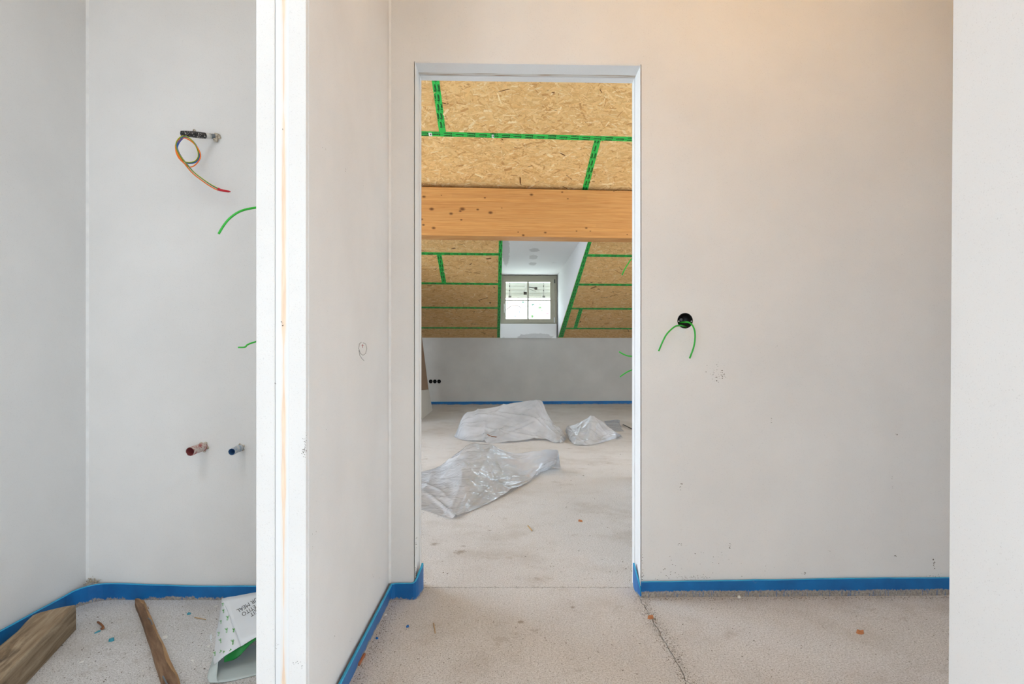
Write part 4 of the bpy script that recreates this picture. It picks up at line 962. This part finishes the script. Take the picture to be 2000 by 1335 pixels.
# ------------------------------------------------------------------ timber block
bt = [(151, 1179), (81, 1186)]
zt_ = .0856
def ontop(px, py): return onfloor(px, py, zt_)
f0 = onfloor(148.5, 1229); f1 = onfloor(51, 1335); dirb = (f1 - f0).normalized(); perp = Vector((-dirb.y, dirb.x, 0)) * -1
if perp.x > 0: perp = -perp
bm = bmesh.new(); NL, NC = 26, 14; rings = []
wdt = .112
for i in range(NL + 1):
    s = i / NL * .78; ring_ = []
    prof = [(0, 0), (.0, .03), (0, .06), (0.001, zt_ - .004), (.004, zt_), (.03, zt_ + .001), (.06, zt_), (.085, zt_ - .002), (wdt - .006, zt_ - .007), (wdt, zt_ - .016), (wdt + .002, .05), (wdt, .02), (wdt, 0)]
    for k, (c, z) in enumerate(prof):
        w = 0.0
        if 6 <= k <= 9: w = .010 * noise.noise(Vector((s * 9, k * .2, 2))) - .004 * (k == 8)
        skew = -.035 * c / wdt * (1 if i == 0 else 1)
        p = f0 + dirb * (s + .33 * c) + perp * (c + w) ; jz = .003 * noise.noise(Vector((s * 14, c * 40, 8)))
        dent = -.016 * math.exp(-((s - .30) / .06) ** 2 - ((c - .055) / .018) ** 2) if 4 < k < 8 else 0
        ring_.append(bm.verts.new((p.x, p.y, max(0.0005, z + (jz if z > .01 else 0) + dent))))
    rings.append(ring_)
for a, b in zip(rings, rings[1:]):
    for k in range(len(a) - 1): bm.faces.new((a[k], a[k + 1], b[k + 1], b[k]))
    bm.faces.new((a[-1], a[0], b[0], b[-1]))
bm.faces.new(rings[0]); bm.faces.new(rings[-1][::-1])
bobj('timber_block', bm, M['block'], label='weathered square timber block lying along the left wall strip', cat='timber')

# brown split lath
pl = [(263.5, 1169), (268, 1167.5), (272, 1168), (276, 1171), (281, 1171), (288, 1188), (297, 1207), (303, 1221), (309, 1236), (318, 1252), (325, 1268), (332, 1287), (340, 1303), (348, 1318), (353, 1336), (372, 1385), (385, 1425)]
pr = [(263.5, 1170), (265, 1178), (269, 1186), (274, 1199), (279, 1212), (283, 1225), (288, 1240), (293, 1253), (297, 1266), (300, 1278), (304, 1291), (308, 1302), (312, 1315), (316, 1327), (319, 1336), (335, 1385), (347, 1425)]
lt = empty('split_lath', onfloor(300, 1250), 'long brown split wooden lath lying between block and paper bag', 'lath')
TH = .020
def strip(lc, rc, zl, zr, zl2, zr2, mat, name):
    bm = bmesh.new(); rg = []
    for (a, b) in zip(lc, rc):
        A_ = onfloor(a[0], a[1], zl); B_ = onfloor(b[0], b[1], zr)
        rg.append([bm.verts.new(p) for p in (A_, B_, (B_.x, B_.y, zr2), (A_.x, A_.y, zl2))])
    for a, b in zip(rg, rg[1:]):
        for k in range(4): bm.faces.new((a[k], b[k], b[(k + 1) % 4], a[(k + 1) % 4]))
    bm.faces.new(rg[0]); bm.faces.new(rg[-1][::-1]); return bobj(name, bm, mat, lt)
midc = [(b[0] + (a[0] - b[0]) * (.80 - .12 * math.sin(i * 1.3)), b[1] + (a[1] - b[1]) * .8) for i, (a, b) in enumerate(zip(pl, pr))]
strip([(x, y) for x, y in midc], pr, TH, TH, .0005, .0005, M['stick'], 'lath_body')
strip([(x + 0, y) for x, y in pl], midc, .012, TH - .001, .0003, .0003, M['splint'], 'split_edge')
tube_obj('wire_nail', [onfloor(289, 1206.5, TH + .001), onfloor(293, 1209, TH + .004), onfloor(296, 1214, TH + .005), onfloor(297, 1219, TH + .001)], .0017, M['grey_sleeve'], lt, 6, 5)
tube_obj('steel_staple', [onfloor(318.5, 1320, TH + .002), onfloor(325, 1333, TH + .003), onfloor(329, 1342, TH + .002)], .0022, M['grey_sleeve'], lt, 6, 3)
tube_obj('splinter', [onfloor(281, 1172, .02), onfloor(290, 1188, .018), onfloor(289.5, 1184, .03)], .0007, M['splint'], lt, 5, 3)

# ------------------------------------------------------------------ paper bag
bag = empty('paper_bag', onfloor(440, 1300), 'white paper food bag with green sprout print lying open against the wall end', 'bag')
A0 = at(433, 1168, 1.95); A1 = at(500, 1156, 1.97); A2 = A1 + (A1 - A0) * 1.3
C0 = at(437, 1281, 1.665); C1 = at(471, 1261, 1.70); C2 = at(500, 1243, 1.70); C3 = C2 + (C2 - C1) * 2.6
Bq = at(470, 1246, 1.73)
def patch(name, rows, mat, parent=bag, sub=5, jit=.0018, seed=0, th=.0012):
    """bilinear-ish surface through rows of points, crumpled a little"""
    rr_ = [catmull(r, sub) for r in rows]; cols_ = list(zip(*rr_)); g2 = [catmull(c, sub) for c in cols_]
    bm = bmesh.new(); gv = [[bm.verts.new(p + Vector((0, 0, jit * noise.noise(p * 22 + Vector((seed, 0, 0)))))) for p in c] for c in g2]
    for a, b in zip(gv, gv[1:]):
        for k in range(len(a) - 1): bm.faces.new((a[k], a[k + 1], b[k + 1], b[k]))
    bmesh.ops.recalc_face_normals(bm, faces=bm.faces[:])
    if sum(f.normal.z for f in bm.faces) < 0: bmesh.ops.reverse_faces(bm, faces=bm.faces[:])
    bmesh.ops.solidify(bm, geom=bm.faces[:], thickness=th)
    return bobj(name, bm, mat, parent, True)
Am = A0.lerp(C1, .5) + Vector((.0, 0, .006)); Lf = at(441, 1175, 1.93)
topp = patch('top_panel', [[A0, A1, A2], [at(449, 1205, 1.84), at(500, 1197, 1.845), A2.lerp(C3, .45) + Vector((0, 0, .01))], [C1, C2, C3]], M['paper'], seed=1)
D = [onfloor(424, 1226, .001), onfloor(419, 1255, .001), onfloor(415.5, 1285, .001), onfloor(409, 1306, .001), onfloor(405, 1322, .002)]
gus = patch('side_gusset', [[A0, at(449, 1205, 1.84), C1], [at(429, 1196, 1.947), at(437, 1232, 1.80), C0.lerp(C1, .45)], [D[0], D[1].lerp(at(425, 1262, 1.80), .5), C0], [D[0] + Vector((.002, -.05, 0)), D[2], D[3].lerp(C0, .35)]], M['paper'], seed=3, jit=.003)
bot = patch('lower_panel', [[D[1] + Vector((.01, 0, .002)), onfloor(470, 1262, .003), onfloor(560, 1250, .003)], [onfloor(409, 1308, .004), onfloor(452, 1302, .004), onfloor(560, 1290, .004)], [onfloor(407, 1330, .008), onfloor(440, 1331, .003), onfloor(560, 1302, .004)]], M['paper_in'], seed=5, jit=.004)
patch('folded_corner', [[C0.lerp(D[3], .4), D[3] + Vector((0, 0, .004))], [onfloor(424, 1318, .012), onfloor(405, 1322, .010)], [onfloor(428, 1331.5, .006), onfloor(410, 1332, .006)]], M['paper_in'], seed=6, jit=.002)
dn = lambda p, d: p + Vector((0, .012, -d))
patch('green_lining', [[C0 + Vector((0, .004, -.001)), C1 + Vector((0, .004, -.001)), C2 + Vector((0, .004, -.001)), C3 + Vector((0, .004, -.002))], [at(438, 1293, 1.668), at(463, 1284, 1.69), at(499.5, 1249, 1.702), C3 + Vector((0, .004, -.012))]], M['paper_green'], seed=7, jit=.0006)
# print on the bag, dropped onto the paper along the view of the sheet
def bvh_of(o):
    me = o.data; return BVHTree.FromPolygons([v.co[:] for v in me.vertices], [tuple(p.vertices) for p in me.polygons])
BT, BG = bvh_of(topp), bvh_of(gus)
def drop(bv, px, py, lift=.0012):
    d = ray(px, py).normalized(); h = bv.ray_cast(ORG, d)
    return None if h[0] is None else h[0] - d * lift
lines_ = [('UR MEAL', (501, 1165.8), (461.5, 1190.5)), ('PPETITO', (507, 1174.5), (471.0, 1197.0)), ('ZEIT', (507, 1185.0), (487, 1197.5))]
vv, ff = [], []
for body, p0, p1 in lines_:
    tv, tf, tw_ = text_mesh(body, 1, 0, 0, 3); dxp = Vector((p1[0] - p0[0], p1[1] - p0[1])); sc = dxp.length / tw_
    ex = dxp.normalized(); ey = Vector((-ex.y, ex.x)) * -1
    if ey.y < 0: ey = -ey
    base = len(vv); ok = []
    for x, y in tv:
        q = Vector(p0) + ex * (x * sc) + ey * (y * sc * .92); p = drop(BT, q.x, q.y); ok.append(p is not None); vv.append(p or Vector((0, 0, 0)))
    ff += [tuple(base + k for k in f) for f in tf if all(ok[k] for k in f)]
used = sorted({k for f in ff for k in f}); rm = {k: i for i, k in enumerate(used)}
mobj('printed_lettering', [vv[k] for k in used], [tuple(rm[k] for k in f) for f in ff], M['ink'], topp)
bm = bmesh.new()
sprout = [[(0, 7), (.6, 0), (2.2, 0), (2.4, 7), (0, 7)], [(1, 0), (-1.5, -3), (-4, -2.4), (-2, -.2), (1, 0)], [(1.6, 0), (3.4, -3.6), (1.4, -4.8), (.6, -2.6), (1.6, 0)]]
for px, py, sc, an in ((435, 1179, .55, .1), (436, 1192, .62, 0), (444, 1205, .8, .2), (431, 1213, .62, 0), (425, 1218, .55, 0), (442, 1229, .85, .1), (456, 1229, .7, .2), (427, 1236, .7, .3), (430, 1250, .75, -.2), (454, 1252, .85, .1), (419, 1275, .75, 0), (431, 1271, .55, .7), (450, 1268, .45, .8), (420, 1236, .45, .2), (437, 1272, .45, .5)):
    for pol in sprout:
        pts = []
        for x, y in pol:
            x, y = x * sc * .95, y * sc * .95; q = (px + x * math.cos(an) - y * math.sin(an), py + x * math.sin(an) + y * math.cos(an)); p = drop(BG, *q) or drop(BT, *q)
            if p: pts.append(p)
        if len(pts) > 2: tube(bm, pts, .00065, 4)
o_ = bobj('sprout_print', bm, M['ink_green'], gus); o_['kind'] = 'stuff'

# ------------------------------------------------------------------ loose bits on the floor
def chip(name, px, py, L, Wd, H, an, mat, label, cat, seed):
    p = onfloor(px, py, 0); bm = bmesh.new(); r_ = random.Random(seed); k = 7; lo = []; hi = []
    for i in range(k):
        a = i / k * 2 * math.pi; e = r_.uniform(.75, 1.15); x, y = math.cos(a) * L / 2 * e, math.sin(a) * Wd / 2 * e
        q = (p.x + x * math.cos(an) - y * math.sin(an), p.y + x * math.sin(an) + y * math.cos(an)); lo.append((*q, .0004)); hi.append((p.x + (q[0] - p.x) * .85, p.y + (q[1] - p.y) * .85, H * r_.uniform(.7, 1.1)))
    a = [bm.verts.new(v) for v in lo]; b = [bm.verts.new(v) for v in hi]; bm.faces.new(a[::-1]); bm.faces.new(b)
    for i in range(k): bm.faces.new((a[i], a[(i + 1) % k], b[(i + 1) % k], b[i]))
    return bobj(name, bm, mat, label=label, cat=cat)
M['brick'] = plain('terracotta', srgb(196, 128, 82), .8); M['straw'] = plain('straw', srgb(200, 160, 104), .7); M['teal'] = plain('teal_foam', srgb(64, 150, 168), .6); M['bluebit'] = plain('blue_foam_bit', srgb(20, 104, 178), .6); M['brownbit'] = plain('bark_bit', srgb(140, 90, 56), .8); M['redwood'] = plain('reddish_wood', srgb(170, 104, 70), .8)
chip('filter_stub', 1271, 1207, .027, .013, .011, .5, M['brick'], 'orange brown butt on the floor crack right of the doorway', 'butt', 1)
chip('terracotta_shard', 1680, 1236, .026, .020, .010, .2, M['brick'], 'orange terracotta shard alone on the screed below the socket wall', 'shard', 2)
chip('plaster_chip', 1443, 1167, .017, .010, .009, .3, M['white_bits'], 'white plaster chip at the foot of the mortar smeared strip', 'chip', 3)
chip('terracotta_shard', 1134, 1018, .028, .016, .010, -.5, M['brick'], 'small orange shard on the far room floor beside the nearest sheet', 'shard', 4)
chip('foam_scrap', 796, 1224, .010, .009, .006, 0, M['bluebit'], 'upper tiny blue foam crumb on the corridor floor', 'foam scrap', 5)
chip('foam_scrap', 736, 1247, .009, .008, .006, 0, M['bluebit'], 'lower tiny blue foam crumb near the corridor strip', 'foam scrap', 6)
chip('plaster_chip', 753, 1201, .016, .006, .005, .9, M['white_bits'], 'white sliver beside the corridor strip', 'chip', 7)
chip('foam_scrap', 218, 1251, .018, .014, .010, .4, M['teal'], 'teal foam lump between block and lath', 'foam scrap', 8)
chip('foam_scrap', 191, 1234, .022, .008, .004, 1.2, M['teal'], 'flat teal scrap beside the brown curl near the block', 'foam scrap', 9)
chip('foam_scrap', 369, 1199, .014, .010, .006, .4, M['teal'], 'teal foam crumb between lath and paper bag', 'foam scrap', 10)
chip('plaster_chip', 322, 1246, .020, .010, .008, .6, M['white_bits'], 'white plaster chip touching the right edge of the lath', 'chip', 11)
chip('plaster_chip', 408, 1262, .014, .010, .004, 1.1, M['white_bits'], 'white flake left of the paper bag', 'chip', 12)
chip('plaster_chip', 160, 1293, .016, .005, .004, .9, M['white_bits'], 'white flake right of the timber block', 'chip', 13)
tube_obj('wood_curl', [onfloor(191, 1214, .004), onfloor(195, 1216.5, .010), onfloor(200, 1221, .010), onfloor(202, 1226, .006), onfloor(198, 1227, .003)], .0035, M['brownbit'], None, 6, 4, label='curled brown wood shaving between block and lath', cat='shaving')
tube_obj('straw', [onfloor(380, 1205, .002), onfloor(391, 1207, .003), onfloor(402, 1209, .002)], .0014, M['straw'], None, 5, 3, label='pale straw left of the paper bag', cat='straw')
tube_obj('straw', [onfloor(847, 1216, .002), onfloor(850, 1236, .002)], .0014, M['straw'], None, 5, 0, label='brown straw on the corridor floor before the doorway', cat='straw')
tube_obj('wood_splinter', [onfloor(701, 1297, .005), onfloor(707, 1286, .006), onfloor(712, 1277, .004)], .0045, M['redwood'], None, 6, 3, label='reddish splinter lying against the corridor strip', cat='splinter')
tube_obj('straw', [onfloor(1031, 1026, .003), onfloor(1036, 1032, .006), onfloor(1039, 1036, .003)], .003, M['straw'], None, 5, 3, label='bent straw on the far room floor below the nearest sheet', cat='straw')
tube_obj('loose_wire', [onfloor(1217, 828.5, .008), onfloor(1225, 832.5, .014), onfloor(1237, 838, .006), onfloor(1262, 846, .004)], .006, M['black'], None, 6, 4, label='thin black wire on the floor behind the flat plastic scrap', cat='wire')
tall = next(o for o in COL.objects if o.name.startswith('plastic_sheet') and 'tent before' in o.get('label', ''))
BS = bvh_of(tall)
tp = [p for p in (drop(BS, *q, .004) for q in ((952, 848), (960, 851.5), (966, 852.5), (970, 853))) if p]
tube_obj('dry_twig', tp, .005, M['brownbit'], None, 5, 3, label='thin brown twig caught on the tallest plastic sheet', cat='twig')

def grit(name, spots, mat, kind='stuff', parent=None, label=None, cat=None, h=.6):
    vs, fs = [], []
    for p, r, nrm, ux in spots:
        u = ux; v = nrm.cross(u); b = len(vs); an = random.random() * 6.28; el = random.uniform(.5, 2.0)
        for k in range(4):
            a = an + k * 1.5708; e = random.uniform(.7, 1.25) * r; q = u * math.cos(a) * e * el + v * math.sin(a) * e; vs.append(p + q)
        vs.append(p + nrm * r * h); fs += [(b, b + 1, b + 4), (b + 1, b + 2, b + 4), (b + 2, b + 3, b + 4), (b + 3, b, b + 4)]
    return mobj(name, vs, fs, mat, parent, label=label, cat=cat, kind=kind)
UP = Vector((0, 0, 1)); XX = Vector((1, 0, 0))
def ffl(n, px0, px1, py0, py1, r0, r1, keep=None):
    out = []
    while len(out) < n:
        px, py = random.uniform(px0, px1), random.uniform(py0, py1); p = onfloor(px, py, 0)
        if keep and not keep(p): n -= 1; continue
        out.append((p + Vector((0, 0, .0002)), random.uniform(r0, r1) * (1 if random.random() < .85 else 1.8), UP, Vector((math.cos(px), math.sin(px), 0))))
    return out
dark = ffl(900, -60, 500, 1175, 1360, .0006, .0017) + ffl(1500, 660, 1860, 1170, 1360, .0005, .0013) + ffl(420, 815, 1245, 960, 1150, .0007, .002) + ffl(200, 815, 1245, 800, 960, .001, .003)
for c in (onfloor(930, 1290), onfloor(885, 1275), onfloor(1000, 1270)):
    for _ in range(60):
        a = random.gauss(0, .07), random.gauss(0, .06); dark.append((c + Vector((a[0], a[1], .0002)), random.uniform(.0005, .0014), UP, XX))
for p in ck[:36]:
    for _ in range(46):
        dark.append((Vector((p.x + random.gauss(.004, .016), p.y + random.gauss(0, .014), .0002)), random.uniform(.0005, .0014), UP, XX))
for k in range(260):                                   # along the doorway joint
    x = random.uniform(-.36, .48); dark.append((Vector((x, JY + .007 + random.gauss(0, .005), .0002)), random.uniform(.0006, .0016), UP, XX))
for k in range(500):                                   # along the strips
    x = random.uniform(.5, 1.72); dark.append((Vector((x, doorY(x) - .016 - abs(random.gauss(0, .014)), .0002)), random.uniform(.0007, .002), UP, XX))
    y = random.uniform(1.4, 2.15); dark.append((Vector((-.455 + abs(random.gauss(0, .03)), y, .0002)), random.uniform(.0007, .0018), UP, XX))
grit('floor_grit', dark, M['grit'], parent=floor)
white = ffl(230, -60, 500, 1175, 1360, .0008, .0027) + ffl(90, 690, 1860, 1170, 1360, .0007, .0018) + ffl(90, 830, 1240, 900, 1150, .0010, .0032)
grit('plaster_crumbs', white, M['white_bits'], parent=floor)

# mortar specks sitting on the walls
sp_ = []
def specks(px, py, rx, ry, n, r0, r1, on=ondoorwall):
    for _ in range(n):
        a, b = random.gauss(0, .5), random.gauss(0, .5); p = on(px + a * rx, py + b * ry); sp_.append((p + Vector((0, -.0002, 0)), random.uniform(r0, r1), Vector((0, -1, 0)), XX))
specks(1402, 731, 16, 12, 26, .0006, .0019); specks(1411, 732, 5, 7, 14, .0006, .0020); specks(1399, 717, 20, 12, 12, .0005, .0014); specks(1330, 946, 5, 9, 8, .0006, .002)
specks(1350, 1127, 36, 4, 60, .0004, .0014); specks(1300, 1110, 40, 24, 24, .0005, .0018); specks(1427, 1065, 5, 5, 6, .0006, .0018); specks(1400, 1100, 110, 30, 34, .0004, .0015); specks(1332, 1063, 8, 6, 6, .0006, .002)
specks(1570, 1119, 6, 3, 5, .0005, .002); specks(1824, 1100, 2, 10, 16, .0008, .0022); specks(1830, 1124, 20, 6, 14, .0005, .0013); specks(1749, 1085, 1.5, 2, 3, .001, .0022); specks(1752, 848, 2.5, 1, 4, .001, .0018); specks(1743, 940, 2, 14, 8, .0004, .001); specks(1507, 820, 4, 6, 5, .0005, .0014); specks(1517, 676, 2, 1, 2, .0006, .0012); specks(1620, 1075, 3, 2, 3, .0006, .0014)
specks(812, 1120, 1.5, 16, 22, .0006, .0018); specks(813, 1060, 1.5, 14, 10, .0005, .0014)
specks(1255, 1110, 3, 40, 16, .0006, .002)
specks(196, 1128, 12, 9, 16, .0007, .0022); specks(178, 1132, 8, 12, 36, .001, .0032); specks(420, 270, 22, 12, 20, .0005, .0018); specks(385, 864, 40, 6, 30, .0004, .0014); specks(460, 866, 18, 8, 16, .0005, .0016); specks(300, 1143, 20, 3, 6, .0006, .0016)
grit('mortar_specks', sp_, M['specks'], parent=wb, h=.35)
sp_ = []
def onend(px, py): return at(px, py, PY)
specks(596, 868, 4, 26, 34, .0003, .0010, onend); specks(594, 880, 5, 10, 18, .0004, .0012, onend); specks(552, 634, 1.6, 6, 14, .0004, .0012, onend); specks(579, 1294, 8, 4, 10, .0003, .001, onend); specks(538, 748, 1.5, 2, 4, .0004, .001, onend); specks(589, 1300, 3, 3, 5, .0004, .001, onend); specks(540, 1262, 3, 10, 7, .0003, .0009, onend); specks(552, 252, 1, 3, 4, .0003, .0008, onend)
grit('mortar_specks', sp_, M['specks'], parent=part, h=.35)
sp_ = []
for px, py, n_ in ((633, 290, 3), (676, 332, 3), (710, 358, 2), (634, 836, 3), (611, 1071, 4), (616, 1040, 3), (726, 1125, 4), (742, 1128, 5), (686, 1250, 5), (655, 1240, 5), (744, 1060, 2)):
    for _ in range(n_):
        p = onx(px + random.gauss(0, 2), py + random.gauss(0, 3), PX1); sp_.append((p + Vector((.0002, 0, 0)), random.uniform(.0004, .0013), Vector((1, 0, 0)), Vector((0, 0, 1))))
grit('mortar_specks', sp_, M['specks'], parent=part, h=.35)
# crumbs of mortar in the corner of the left room
for k in range(9):
    pass
crumb = [(Vector((-1.615 + abs(random.gauss(0, .02)), 2.172 - abs(random.gauss(0, .012)), .064 + abs(random.gauss(0, .008)))), random.uniform(.0010, .0032), Vector((.3, -.9, .3)).normalized(), XX) for _ in range(120)]
grit('corner_mortar', crumb, M['mortar'], parent=wb, h=.9)
